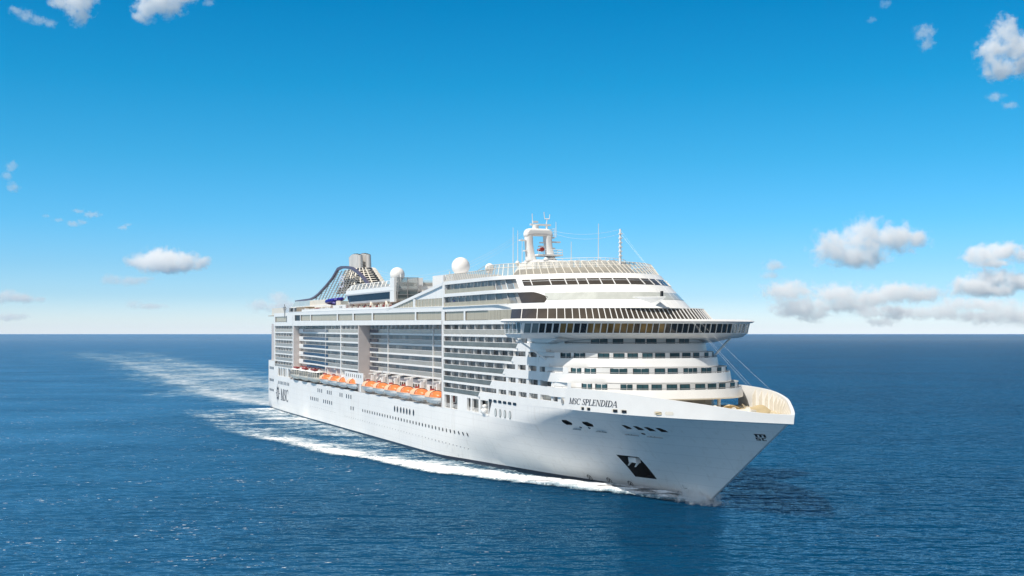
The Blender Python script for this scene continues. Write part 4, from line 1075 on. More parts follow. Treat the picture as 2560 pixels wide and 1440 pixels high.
for i in range(6): m.bar((XM + 3.1, -1.8 + i * 1.22, 50.3), (XM + 3.1, -1.8 + i * 1.22, 51.4), .07)
m.build("mast_railing", WHITE, mast)
m = MB(); m.tube((XM + 2.6, -.9, 51.4), (XM + 3.4, -.9, 51.4), .5, 12); m.tube((XM + 2.0, -1.4, 51.3), (XM + 2.8, -1.4, 51.3), .3, 10); m.build("horn", RED, mast)
m = MB(); m.box(XM - .25, XM + .25, -2.6, 2.6, 57.15, 57.55); m.tube((XM, -1.3, 56.2), (XM, -1.3, 57.2), .8, 10); m.tube((XM, 1.6, 56.2), (XM, 1.6, 57.3), .28, 8); m.build("radar_scanner", WHITE, mast)
m = MB(); m.tube((XM, -2.0, 57.4), (XM, -2.1, 59.9), .09, 5); m.box(XM - .3, XM + .3, -2.0, -.7, 57.8, 58.2); m.build("mast_antenna", WHITE, mast); m = MB(); m.tube((XM, 1.5, 57.4), (XM, 1.7, 58.8), .12, 5); m.tube((XM, 1.1, 58.8), (XM, 2.3, 58.8), .12, 5); m.tube((XM, 1.1, 58.8), (XM, .9, 60.4), .09, 5); m.tube((XM, 2.3, 58.8), (XM, 2.4, 59.9), .09, 5); m.build("mast_antenna", WHITE, mast)
for y, z, L in ((-5.3, 53.6, 1.6), (-4.2, 51.2, .9), (-3.9, 48.8, 1.2), (2.4, 53.4, 2.6), (2.5, 51.9, 1.1), (2.6, 54.4, .9), (-.1, 53.2, .9), (-.4, 52.3, 1.3)):
    m = MB(); m.box(XM - .5, XM + .5, y, y + L, z - .15, z + .14); m.build("mast_bracket", WHITE, mast)
m = MB()
for z in (55.0, 55.7, 56.4): m.path([(XM + 1.6, 2.9, z), (XM - 1.6, 2.9, z)], .05, 4)
for x in (-1.6, 0, 1.6): m.bar((XM + x, 2.9, 54.4), (XM + x, 2.9, 56.5), .07)
m.build("mast_railing", WHITE, mast)
dome(197.8, -8, 47.2, 2.35)
dome(227.5, -11.5, 45.4, 1.05)
dome(254.5, -9, 45.9, .55); dome(241, -10, 45.9, .5)
MB().box(190, 206, -13, 0, 42, 44.9).build("dome_house", WHITE, ship)
MB().tube((208, -14.5, 42.4), (208, -14.5, 45.4), .12).build("aerial", WHITE, ship)
for x, y, z0, z1 in ((216.2, -1.0, 45, 56.0), (218.0, -.5, 45, 55.2), (219.6, 0, 45, 53.2), (256.5, -4, 44, 49.8), (263.5, -1, 44, 53.2), (239.6, 0, 52, 55.5)):
    MB().tube((x, y, z0), (x, y, z1), .11, 6, .05).build("whip_aerial", WHITE, ship)
m = MB(); m.tube((270.5, .5, 42.5), (270.5, .5, 51.6), .30, 8, .2)
for i in range(6): m.box(270.3, 270.9, .2, .8, 46.0 + i * .9, 46.25 + i * .9)
m.build("fore_mast", WHITE, ship)
# rigging wires
def wire(a, b, sag, r=.016, n=16):
    a, b = Vector(a), Vector(b)
    MB().path([a.lerp(b, i / n) - Vector((0, 0, sag * 4 * (i / n) * (1 - i / n))) for i in range(n + 1)], r, 4).build("rigging_wire", WHITE, ship)
wire((229, -3.4, 54.3), (78, -2.5, 54.5), 7.5); wire((229, -3.5, 53.7), (78, -2.5, 53.6), 7.5); wire((229, -3.5, 52.9), (78, -2.5, 52.8), 7.5)
wire((231, 3.2, 54.2), (270.5, .5, 51.5), .9); wire((231, 3.2, 53.6), (270.5, .5, 50.6), 1.2)
wire((270.5, .5, 51.5), (322.0, 3, 16.9), 1.2, .009); wire((270.5, .5, 50.6), (316.5, 8.5, 18.7), 1.2, .009); wire((270.8, .5, 50.6), (326.0, 1.5, 16.8), 1.0, .009)

# ------------------------------------------------------------------ lifeboats, tenders and their davits
def boat_ring(x, L, B, zk, zs, top, n=9):
    """cross sections of an enclosed boat, hull below zs, canopy above"""
    pass
def hull_half(t): return max(0.0, 1 - abs(t) ** 3.2) ** .62
def make_lifeboat():
    r = empty("lifeboat")
    L, Bm = 5.0, 1.85
    h = MB(); N = 18
    secs = []
    for i in range(N + 1):
        t = -1 + 2 * i / N; t = max(-.999, min(.999, t)); b = Bm * hull_half(t); k = .95 * abs(t) ** 4
        secs.append([(L * t, -b, 1.9), (L * t, -b * .93, 1.2), (L * t, -b * .55, .45 + k * .6), (L * t, 0, .05 + k), (L * t, b * .55, .45 + k * .6), (L * t, b * .93, 1.2), (L * t, b, 1.9)])
    h.loft(secs, closed=False, caps=False); h.poly([s[0] for s in secs] + [s[-1] for s in secs[::-1]])
    o = h.build("hull", WHITE, r, weld=True); sm_by_angle(o, 50)
    c = MB(); secs = []
    for i in range(N + 1):
        t = -1 + 2 * i / N; t = max(-.985, min(.985, t)); b = (Bm + .04) * hull_half(t); hgt = 1.55 * max(.03, (1 - abs(t) ** 3.0)) ** .55
        secs.append([(L * t, b * math.cos(R(a)) * (1 if a in (0, 180) else 1.0), 1.9 + hgt * abs(math.sin(R(a))) ** .75) for a in (0, 15, 35, 60, 90, 120, 145, 165, 180)])
    c.loft(secs[:13], closed=False, caps=True); o = c.build("canopy", PEACH, r, weld=True); sm_by_angle(o, 55)  # aft part in the sunlit tone, the curving fore part left darker
    c = MB(); c.loft(secs[12:], closed=False, caps=True); o = c.build("fore_canopy", ORANGE, r, weld=True); sm_by_angle(o, 55)
    s = MB(); t = 1 / 3; b = (Bm + .07) * hull_half(t); hgt = 1.59
    s.path([(L * t, b * math.cos(R(a)), 1.9 + hgt * abs(math.sin(R(a))) ** .75) for a in (0, 15, 35, 60, 90, 120, 145, 165, 180)], .07, 4); s.build("canopy_seam", BLACK, r)
    w = MB(); w.loft([[(L * .93 * q, sg * (Bm + .05) * hull_half(.93 * q) * 1.01, 1.86), (L * .93 * q, sg * (Bm + .14) * hull_half(.93 * q), 1.86), (L * .93 * q, sg * (Bm + .14) * hull_half(.93 * q), 2.02), (L * .93 * q, sg * (Bm + .05) * hull_half(.93 * q) * 1.01, 2.02)] for sg in (-1,) for q in arange(-1, 1, 14)]); w.build("fender_strip", PEACH, r)
    w = MB(); w.box(2.4, 3.0, -Bm * hull_half(2.7 / L) * .93 - .03, -Bm * hull_half(2.7 / L) * .93 + .05, 2.5, 2.95); w.build("side_hatch", PEACH, r)
    d = MB(); d.loft([[(-2.6, -.5, 3.2), (-1.3, -.5, 3.2), (-1.3, .5, 3.2), (-2.6, .5, 3.2)], [(-2.4, -.4, 3.8), (-1.5, -.4, 3.8), (-1.5, .4, 3.8), (-2.4, .4, 3.8)]]); d.build("steering_cupola", RED, r)
    return r
def make_tender():
    r = empty("tender")
    L, Bm = 6.4, 2.3
    h = MB(); N = 18; secs = []
    for i in range(N + 1):
        t = -1 + 2 * i / N; t = max(-.999, min(.999, t)); b = Bm * hull_half(t); k = .95 * abs(t) ** 4
        secs.append([(L * t, -b, 2.0), (L * t, -b * .93, 1.2), (L * t, -b * .55, .45 + k * .6), (L * t, 0, .05 + k), (L * t, b * .55, .45 + k * .6), (L * t, b * .93, 1.2), (L * t, b, 2.0)])
    h.loft(secs, closed=False, caps=False); h.poly([s[0] for s in secs] + [s[-1] for s in secs[::-1]]); o = h.build("hull", CREAM, r, weld=True); sm_by_angle(o, 50)
    c = MB()
    ov = lambda k, z: [(L * .88 * k * math.cos(R(a)), Bm * .92 * k * math.copysign(abs(math.sin(R(a))) ** .7, math.sin(R(a))), z) for a in range(0, 360, 20)]
    c.loft([ov(1, 2.0), ov(.97, 3.7)]); o = c.build("cabin", GREENG, r); sm_by_angle(o, 50)
    c = MB()
    for a in range(0, 360, 20):
        p = ov(1.01, 2.0)[a // 20]; q = ov(.98, 3.7)[a // 20]; c.bar(p, q, .25, .25)
    c.build("cabin_frame", CREAM, r)
    c = MB(); c.loft([ov(1.06, 3.65), ov(1.02, 3.95), ov(.6, 4.3)]); o = c.build("roof", WHITE, r); sm_by_angle(o, 40)
    c = MB()
    for z in (2.5, 2.95): c.path([(L * .97 * q, -Bm * hull_half(.97 * q), z) for q in arange(-1, 1, 12)], .05, 4)
    for q in arange(-1, 1, 16): c.bar((L * .97 * q, -Bm * hull_half(.97 * q), 2.0), (L * .97 * q, -Bm * hull_half(.97 * q), 2.95), .08)
    c.build("guard_rail", GREY, r)
    c = MB(); c.box(-1.2, 4.6, -1.6, -.4, 4.3, 4.75); c.build("roof_raft", RED, r)
    return r
def copy_tree(o, parent=None):
    c = o.copy(); COL.objects.link(c)
    if parent: c.parent = parent; c.matrix_parent_inverse = o.matrix_parent_inverse
    for ch in [x for x in bpy.data.objects if x.parent == o]: copy_tree(ch, c)
    return c
LBX = [94.6, 106.6, 118.2, 130.2, 148.6, 160.2, 172.0, 183.8, 195.6, 208.0]
LBL = ["orange lifeboat next to the three white tenders", "second orange lifeboat after the white tenders, in the four-boat row", "third orange lifeboat after the white tenders, below the slotted white panel", "orange lifeboat beside the white post that splits the boat row, on its stern side",
       "orange lifeboat just ahead of the post, by the grey portal frame", "second orange lifeboat ahead of the post, in the six-boat row", "third orange lifeboat ahead of the post, in the six-boat row", "fourth orange lifeboat ahead of the post, third from the open promenade", "orange lifeboat second from the open promenade at the forward end", "largest looking orange lifeboat, next to the open promenade at the forward end"]
proto = make_lifeboat()
for i, x in enumerate(LBX):
    b = proto if i == 0 else copy_tree(proto)
    b.matrix_world = SHIP_M @ Matrix.Translation((x, -18.35, 12.62))
    tag(b, LBL[i], "lifeboat", "orange lifeboats hung along the ship's side")
TX = [50.5, 64.8, 79.0]
TL = ["white tender boat nearest the stern, with a windowed cabin", "white tender boat in the middle of the three, with a windowed cabin", "white tender boat next to the first orange lifeboat"]
tp = make_tender()
for i, x in enumerate(TX):
    b = tp if i == 0 else copy_tree(tp)
    b.matrix_world = SHIP_M @ Matrix.Translation((x, -18.3, 12.6))
    tag(b, TL[i], "tender boat", "white tenders hung near the stern")
rb = empty("rescue_boat", SHIP_M @ Matrix.Translation((142.9, -16.9, 13.6)))
tag(rb, "small orange rescue boat tucked behind the white post in the boat row", "rescue boat")
m = MB(); secs = [[(2.3 * t, -1.0 * hull_half(t), 1.2), (2.3 * t, 0, .1 + .4 * t ** 4), (2.3 * t, 1.0 * hull_half(t), 1.2)] for t in arange(-.99, .99, 10)]; m.loft(secs, closed=False, caps=False); m.poly([s[0] for s in secs] + [s[-1] for s in secs[::-1]]); m.build("hull", ORANGE, rb)
m = MB(); m.path([(2.3 * t, -1.05 * hull_half(t), 1.25) for t in arange(-.98, .98, 12)] + [(2.3 * t, 1.05 * hull_half(t), 1.25) for t in arange(.98, -.98, 12)], .28, 8); m.build("tube_collar", ORANGE, rb)
m = MB(); m.box(-.8, .6, -.4, .4, 1.1, 2.1); m.build("console", RED, rb)
m = MB(); m.bar((-1.6, -.7, 1.2), (-1.6, -.7, 2.9), .14); m.bar((-1.6, .7, 1.2), (-1.6, .7, 2.9), .14); m.bar((-1.6, -.7, 2.9), (-1.6, .7, 2.9), .14); m.build("roll_bar", WHITE, rb)
for x in LBX:
    m = MB(); m.box(x - .35, x + .35, -18.0, -16.8, 16.1, 17.7); m.bar((x, -16.8, 12.4), (x, -16.8, 18.2), .7); m.bar((x - .4, -18.6, 18.1), (x - .4, -15, 18.5), .4); m.build("davit", WHITE, ship)
for x in TX:
    m = MB(); m.bar((x - 5, -16.6, 12.4), (x - 5, -18.2, 17.3), .4); m.bar((x + 5, -16.6, 12.4), (x + 5, -18.2, 17.3), .4); m.bar((x - 5, -16.4, 17.2), (x + 5.2, -16.4, 17.2), .35, mi=1); m.build("davit", [WHITE, RED], ship)

# ------------------------------------------------------------------ loose things on deck
anchor = empty("anchor", SHIP_M @ Matrix.Translation((291.0, -(hb(291.6, 7) - 1.3), 6.9)))
tag(anchor, "pale steel anchor stowed in the dark pocket of the bow", "anchor")
m = MB(); m.loft([[(-1.7, 0, .5), (1.6, 0, .6), (1.9, 0, -.45), (-1.3, 0, -.55)], [(-1.6, -.9, .4), (1.5, -.9, .5), (1.75, -.9, -.45), (-1.2, -.9, -.5)]]); m.build("crown_plate", DOME, anchor)
for x in (-1.3, 1.4):
    m = MB(); m.loft([[(x - .3, -.5, -.4), (x + .3, -.5, -.4), (x + .3, -.1, -.4), (x - .3, -.1, -.4)], [(x - .1, -1.0, -1.2), (x + .1, -1.0, -1.2), (x + .1, -.8, -1.2), (x - .1, -.8, -1.2)]]); m.build("fluke", DOME, anchor)
MB().bar((0, 0, .5), (0, 1.4, 1.4), .45).build("shank", GREY, anchor)
prop = empty("spare_propeller", SHIP_M @ Matrix.Translation((312.2, 3.4, 16.4)))
tag(prop, "large bronze beige spare propeller lying on the foredeck", "propeller")
BRZ = mat("bronze beige", (0.55, 0.44, 0.26), 0.45, metal=.3, var=.15)
m = MB(); m.tube((0, 0, 0), (0, 0, 1.1), 1.0, 16, .7); m.build("hub", BRZ, prop)
for k in range(4):
    m = MB(); a0 = R(20 + 90 * k); rings = []
    for i in range(9):
        r = .7 + 3.6 * i / 8; w = .55 + 1.5 * math.sin(math.pi * min(1, (i + .6) / 8.6)); tw = R(38 - 18 * i / 8); sk = a0 + .05 * i
        c = Vector((r * math.cos(sk), r * math.sin(sk), .65)); tg = Vector((-math.sin(sk), math.cos(sk), 0)) * math.cos(tw) + Vector((0, 0, 1)) * math.sin(tw)
        n = Vector((math.cos(sk), math.sin(sk), 0)).cross(tg).normalized() * .07
        rings.append([tuple(c - tg * w + n), tuple(c + n * 1.8), tuple(c + tg * w + n), tuple(c + tg * w - n), tuple(c - n * 1.8), tuple(c - tg * w - n)])
    m.loft(rings); m.build("blade", BRZ, prop)
for i, (x, y, lab) in enumerate(((320.2, -2.6, "beige mooring winch on the foredeck, nearer the bow tip"), (314.5, -5.4, "beige mooring winch on the foredeck, nearer the superstructure"))):
    wn_ = empty("mooring_winch", SHIP_M @ Matrix.Translation((x, y, 16.4))); tag(wn_, lab, "winch", "mooring winches on the foredeck")
    MB().tube((0, -1.3, .9), (0, 1.3, .9), .7, 14).build("drum", CREAM, wn_)
    for s_ in (-1.4, 1.3): MB().tube((0, s_, .9), (0, s_ + .12, .9), 1.05, 16).build("flange", CREAM, wn_)
    MB().box(-.9, .9, -1.8, 1.8, 0, .25).build("bed_plate", GREY, wn_)
    MB().box(-.6, .6, 1.5, 2.6, .2, 1.4).build("motor_housing", CREAM, wn_)
for i, (x, y) in enumerate(((301, -8.8), (303.2, -8.4), (306, -5.5))):
    bl = empty("bollard", SHIP_M @ Matrix.Translation((x, y, 16.4))); tag(bl, ["white twin bollard by the foredeck's shaded edge", "white twin bollard second from the shaded edge", "white twin bollard out on the open foredeck"][i], "bollard", "twin bollards on the foredeck")
    for q in (-.55, .55): MB().tube((q, 0, 0), (q, 0, 1.1), .28, 10, .34).build("post", WHITE, bl)
    MB().box(-1.1, 1.1, -.45, .45, 0, .12).build("base_plate", GREY, bl)
for j, (x, z, lab) in enumerate(((243.9, 12.55, "lower white life raft canister in the promenade's end opening"), (244.0, 13.75, "upper smaller white life raft canister stacked above another"))):
    rf = empty("life_raft_canister", SHIP_M @ Matrix.Translation((x, -18.9, z))); tag(rf, lab, "life raft", "white raft canisters in the promenade opening")
    r = .68 if j == 0 else .5; Lc = 1.9 if j == 0 else 1.2
    o = MB().loft([[(-Lc / 2 + a, r * b * math.cos(R(q)), r + r * b * math.sin(R(q))) for q in range(0, 360, 24)] for a, b in ((0, .5), (.12, .9), (.25, 1), (Lc - .25, 1), (Lc - .12, .9), (Lc, .5))]).build("shell", WHITE, rf); sm_by_angle(o, 40)
    MB().tube((-.04, 0, r), (.04, 0, r), r * 1.04, 16).build("strap", GREY, rf)

# ------------------------------------------------------------------ sea
def sea_mat():
    m, n, l, p = new_mat("sea water")
    p.inputs["Base Color"].default_value = (0.004, 0.045, 0.115, 1)
    tc = n.new("ShaderNodeTexCoord")
    def noise(scale, det, st=(1, 1, 1), rot=0.0, rough=.55):
        mp = n.new("ShaderNodeMapping"); mp.inputs["Scale"].default_value = st; mp.inputs["Rotation"].default_value = (0, 0, rot)
        l.new(tc.outputs["Object"], mp.inputs[0])
        z = n.new("ShaderNodeTexNoise"); z.inputs["Scale"].default_value = scale; z.inputs["Detail"].default_value = det; z.inputs["Roughness"].default_value = rough
        l.new(mp.outputs[0], z.inputs["Vector"]); return z
    n1 = noise(.045, 2, (1, 1.5, 1), .3, .4); n2 = noise(.17, 2, (1, 1.7, 1), .12, .45); n3 = noise(.6, 2, (1, 1.4, 1), -.15, .5)
    h = None
    for z, w in ((n1, 1.6), (n2, 1.15), (n3, .30)):
        a = n.new("ShaderNodeMath"); a.operation = 'MULTIPLY'; a.inputs[1].default_value = w; l.new(z.outputs[0], a.inputs[0])
        if h is None: h = a
        else:
            b = n.new("ShaderNodeMath"); b.operation = 'ADD'; l.new(h.outputs[0], b.inputs[0]); l.new(a.outputs[0], b.inputs[1]); h = b
    bp = n.new("ShaderNodeBump"); bp.inputs["Strength"].default_value = 1.0; bp.inputs["Distance"].default_value = 2.6
    l.new(h.outputs[0], bp.inputs["Height"])
    # slow patches of colour in the water
    big = noise(.006, 3, (1, 1.5, 1), .5); rp = n.new("ShaderNodeValToRGB")
    rp.color_ramp.elements[0].position = .35; rp.color_ramp.elements[1].position = .65
    rp.color_ramp.elements[0].color = (0.0002, 0.036, 0.092, 1); rp.color_ramp.elements[1].color = (0.0003, 0.054, 0.132, 1)
    l.new(big.outputs[0], rp.inputs[0])
    # white flecks of sun glitter painted into the water, thickening to the left
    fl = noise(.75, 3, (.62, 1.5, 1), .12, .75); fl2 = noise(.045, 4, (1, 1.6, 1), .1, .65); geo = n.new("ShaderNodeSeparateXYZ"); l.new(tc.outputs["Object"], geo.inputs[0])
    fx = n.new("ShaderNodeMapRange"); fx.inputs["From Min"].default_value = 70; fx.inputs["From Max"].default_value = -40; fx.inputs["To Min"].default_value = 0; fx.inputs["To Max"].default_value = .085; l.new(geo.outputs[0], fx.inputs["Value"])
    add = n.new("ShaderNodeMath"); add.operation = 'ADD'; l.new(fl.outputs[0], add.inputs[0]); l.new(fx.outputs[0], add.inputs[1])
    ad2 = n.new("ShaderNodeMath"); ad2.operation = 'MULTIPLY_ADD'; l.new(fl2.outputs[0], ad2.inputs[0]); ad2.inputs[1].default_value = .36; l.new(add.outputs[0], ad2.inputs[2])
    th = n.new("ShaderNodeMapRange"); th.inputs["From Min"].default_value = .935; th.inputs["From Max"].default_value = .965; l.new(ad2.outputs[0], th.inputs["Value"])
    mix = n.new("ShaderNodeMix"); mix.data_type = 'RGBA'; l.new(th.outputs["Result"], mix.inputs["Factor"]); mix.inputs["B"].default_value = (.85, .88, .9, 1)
    # paler water to the left, haze of sun glitter put into its colour
    px_ = n.new("ShaderNodeMapRange"); px_.inputs["From Min"].default_value = 10; px_.inputs["From Max"].default_value = -150; l.new(geo.outputs[0], px_.inputs["Value"])
    pa = n.new("ShaderNodeMath"); pa.operation = 'MULTIPLY'; pn = noise(.012, 4, (1, 2.2, 1), .3); l.new(pn.outputs[0], pa.inputs[0]); l.new(px_.outputs["Result"], pa.inputs[1])
    pb = n.new("ShaderNodeMapRange"); pb.inputs["From Min"].default_value = .0; pb.inputs["From Max"].default_value = .7; l.new(pa.outputs[0], pb.inputs["Value"])
    mx2 = n.new("ShaderNodeMix"); mx2.data_type = 'RGBA'; l.new(pb.outputs["Result"], mx2.inputs["Factor"]); l.new(rp.outputs[0], mx2.inputs["A"]); mx2.inputs["B"].default_value = (.028, .145, .30, 1)
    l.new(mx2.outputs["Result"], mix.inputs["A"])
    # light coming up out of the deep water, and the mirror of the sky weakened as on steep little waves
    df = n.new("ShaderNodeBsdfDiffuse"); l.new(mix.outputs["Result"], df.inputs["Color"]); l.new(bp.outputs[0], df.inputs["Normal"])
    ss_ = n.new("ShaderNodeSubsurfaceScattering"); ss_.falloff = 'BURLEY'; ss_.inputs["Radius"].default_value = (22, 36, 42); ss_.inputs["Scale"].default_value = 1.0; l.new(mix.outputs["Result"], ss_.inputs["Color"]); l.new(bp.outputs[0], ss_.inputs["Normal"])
    md_ = n.new("ShaderNodeMixShader"); md_.inputs[0].default_value = .62; l.new(df.outputs[0], md_.inputs[1]); l.new(ss_.outputs[0], md_.inputs[2])
    gl = n.new("ShaderNodeBsdfGlossy"); gl.inputs["Roughness"].default_value = .10; gl.inputs["Color"].default_value = (.30, .66, .95, 1); l.new(bp.outputs[0], gl.inputs["Normal"])
    fr_ = n.new("ShaderNodeFresnel"); fr_.inputs["IOR"].default_value = 1.33; l.new(bp.outputs[0], fr_.inputs["Normal"])
    fm_ = n.new("ShaderNodeMapRange"); fm_.inputs["From Min"].default_value = .02; fm_.inputs["From Max"].default_value = .85; fm_.inputs["To Min"].default_value = .01; fm_.inputs["To Max"].default_value = .54; l.new(fr_.outputs[0], fm_.inputs["Value"])
    ms = n.new("ShaderNodeMixShader"); l.new(fm_.outputs["Result"], ms.inputs[0]); l.new(md_.outputs[0], ms.inputs[1]); l.new(gl.outputs[0], ms.inputs[2])
    l.new(ms.outputs[0], n["Material Output"].inputs["Surface"]); n.remove(p)
    return m
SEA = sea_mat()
m = MB(); r0 = 0
rad = [0, 60, 150, 300, 600, 1200, 3000, 8000, 20000, 60000, 200000, 400000]; na = 72
m.v = [(0, 0, 0)]
for r in rad[1:]: m.v += [(r * math.cos(2 * math.pi * i / na), r * math.sin(2 * math.pi * i / na), 0) for i in range(na)]
for i in range(na): m.f.append((0, 1 + i, 1 + (i + 1) % na)); m.m.append(0)
for k in range(len(rad) - 2):
    for i in range(na):
        a, b = 1 + k * na, 1 + (k + 1) * na; m.f.append((a + i, b + i, b + (i + 1) % na, a + (i + 1) % na)); m.m.append(0)
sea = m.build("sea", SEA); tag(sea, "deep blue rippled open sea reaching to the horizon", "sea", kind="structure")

# ------------------------------------------------------------------ foam: bow wave and wake
def foam_mat(name, sc=.5, st=(.6, 1, 1), lo=1.04, hi=1.42):
    m, n, l, p = new_mat(name)
    p.inputs["Base Color"].default_value = (.88, .9, .92, 1); p.inputs["Roughness"].default_value = .8
    at = n.new("ShaderNodeAttribute"); at.attribute_name = "dens"
    tc = n.new("ShaderNodeTexCoord"); mp = n.new("ShaderNodeMapping"); mp.inputs["Scale"].default_value = st; l.new(tc.outputs["Object"], mp.inputs[0])
    def nz(s, d, r_=.6):
        z = n.new("ShaderNodeTexNoise"); z.inputs["Scale"].default_value = s; z.inputs["Detail"].default_value = d; z.inputs["Roughness"].default_value = r_; z.inputs["Distortion"].default_value = .6; l.new(mp.outputs[0], z.inputs["Vector"]); return z
    a, b = nz(sc, 8, .68), nz(sc * .16, 4)
    mx = n.new("ShaderNodeMath"); mx.operation = 'MULTIPLY_ADD'; l.new(b.outputs[0], mx.inputs[0]); mx.inputs[1].default_value = .7; l.new(a.outputs[0], mx.inputs[2])
    s1 = n.new("ShaderNodeMath"); s1.operation = 'MULTIPLY_ADD'; l.new(at.outputs["Fac"], s1.inputs[0]); s1.inputs[1].default_value = .62; l.new(mx.outputs[0], s1.inputs[2])
    mr = n.new("ShaderNodeMapRange"); mr.inputs["From Min"].default_value = lo; mr.inputs["From Max"].default_value = hi; l.new(s1.outputs[0], mr.inputs["Value"])
    g = n.new("ShaderNodeMath"); g.operation = 'GREATER_THAN'; g.inputs[1].default_value = .02; l.new(at.outputs["Fac"], g.inputs[0])
    f = n.new("ShaderNodeMath"); f.operation = 'MULTIPLY'; l.new(mr.outputs["Result"], f.inputs[0]); l.new(g.outputs[0], f.inputs[1])
    l.new(f.outputs[0], p.inputs["Alpha"])
    cr = n.new("ShaderNodeValToRGB"); cr.color_ramp.elements[0].position = .1; cr.color_ramp.elements[0].color = (.30, .56, .70, 1); cr.color_ramp.elements[1].position = .75; cr.color_ramp.elements[1].color = (.88, .9, .92, 1)
    l.new(mr.outputs["Result"], cr.inputs[0]); l.new(cr.outputs[0], p.inputs["Base Color"])
    bp = n.new("ShaderNodeBump"); bp.inputs["Distance"].default_value = .5; bp.inputs["Strength"].default_value = .8; l.new(a.outputs[0], bp.inputs["Height"]); l.new(bp.outputs[0], p.inputs["Normal"])
    return m
FOAM = foam_mat("sea foam"); FOAMW = foam_mat("wake foam", .16, (1, .55, 1), .98, 1.75)
def foam_strip(name, cols, M, mt, label, nv=26, lift=.12, hump=None):
    """cols: list of (list of (x, y, dens) across)"""
    m = MB(); dens = []
    nu = len(cols)
    for i, c in enumerate(cols):
        tot = len(c) - 1
        for j in range(nv + 1):
            q = j / nv * tot; a = min(int(q), tot - 1); f = q - a
            x, y, d = (c[a][k] * (1 - f) + c[a + 1][k] * f for k in range(3))
            w = M @ Vector((x, y, 0)); z = lift + (hump(x, d) if hump else 0) * (.5 + .5 * math.sin(x * 1.7 + j * 2.3) * math.sin(x * .63 + j * 1.1 + 1))
            m.v.append((w.x, w.y, z)); dens.append(d)
    for i in range(nu - 1):
        for j in range(nv):
            a = i * (nv + 1) + j; m.f.append((a, a + nv + 1, a + nv + 2, a + 1)); m.m.append(0)
    o = m.build(name, mt); at = o.data.attributes.new("dens", 'FLOAT', 'POINT'); at.data.foreach_set("value", dens)
    for p in o.data.polygons: p.use_smooth = True
    tag(o, label, "foam", kind="stuff"); return o
SEA_M = Matrix.Translation((SHIP_O.x, SHIP_O.y, 0)) @ Matrix.Rotation(math.atan2(AX.y, AX.x), 4, 'Z')
OUT = [(0, 62), (60, 58), (125, 51.8), (155, 45.8), (180, 42.5), (197, 39.4), (209, 35.5), (224, 33), (237, 31.3), (245, 29.3), (252, 24.5), (264, 21.1), (272, 16.5), (281, 12.8), (286, 9.6), (292, 7.2), (300, 4.9), (304, 3.2), (306, .5)]
INN = [(225, 0), (238, 3), (250, 6), (262, 8), (306, 8)]
cols = []
for x in arange(0, 306, 240):
    hw = hb(min(x, 304.5), 0); o_ = lerp(x, OUT); o_ = max(o_, hw + .6)
    cr = lerp(x, [(0, .12), (60, .25), (110, .45), (150, .75), (190, .95), (225, 1), (306, 1)])
    mid = lerp(x, [(0, .36), (60, .38), (110, .34), (160, .34), (205, .40), (230, .68), (250, .85), (275, 1), (306, 1)])
    near = lerp(x, [(0, .66), (60, .58), (110, .46), (200, .34), (232, .42), (250, .34), (268, .42), (288, .8), (306, 1)])
    w = o_ - hw
    cols.append([(x, -hw + .3, near), (x, -hw - w * .18, near), (x, -hw - w * .5, mid), (x, -hw - w * .78, (cr + mid) / 2 + .1), (x, -hw - w * .92, cr), (x, -o_, cr * .8), (x, -o_ - max(1.0, w * .08), 0.03 + .25 * cr), (x, -o_ - max(1.6, w * .16), 0)])
foam_strip("bow_wave", cols, SEA_M, FOAM, "white broken bow wave running along the ship's starboard side", 40, hump=lambda x, d: d * lerp(x, [(0, .15), (200, .45), (250, .8), (285, 1.5), (300, 1.5), (306, .6)]))
cols = []
for x in arange(150, 306.5, 120):
    hw = hb(min(x, 304.5), 0); w = max(.5, lerp(x, OUT) - hw) * .8
    cols.append([(x, hw - .3, .8), (x, hw + w * .4, .6), (x, hw + w * .9, .9), (x, hw + w * 1.1, 0)])
foam_strip("port_bow_wave", cols, SEA_M, FOAM, "white foam thrown off the far side of the bow", 18, hump=lambda x, d: d * lerp(x, [(150, .3), (290, 1.2), (306, 1.6)]))
NEAR = [(-99, 506), (-132, 556), (-158, 612), (-204, 734), (-275, 916), (-428, 1308), (-600, 1665), (-900, 2290)]
FAR = [(-62, 512), (-92, 590), (-122, 680), (-176, 830), (-262, 1080), (-400, 1440), (-540, 1860), (-820, 2500)]
cols = []; I4 = Matrix.Identity(4)
for i in range(161):
    q = i / 160 * 7; a = min(int(q), 6); f = q - a
    nx, ny = (NEAR[a][k] * (1 - f) + NEAR[a + 1][k] * f for k in (0, 1)); fx_, fy_ = (FAR[a][k] * (1 - f) + FAR[a + 1][k] * f for k in (0, 1))
    L = lerp(q, [(0, 1), (2, .92), (3, .82), (4, .72), (5, .58), (6, .42), (7, .0)])
    P = lambda t, d: (nx + (fx_ - nx) * t, ny + (fy_ - ny) * t, d)
    cols.append([P(-.5, 0), P(-.1, .42 * L), P(.12, .95 * L), P(.3, .82 * L), P(.6, .74 * L), P(.85, .84 * L), P(1.15, .45 * L), P(1.7, 0)])
foam_strip("wake", cols, I4, FOAMW, "broad white wake curving away astern of the ship", 40, lift=.15)
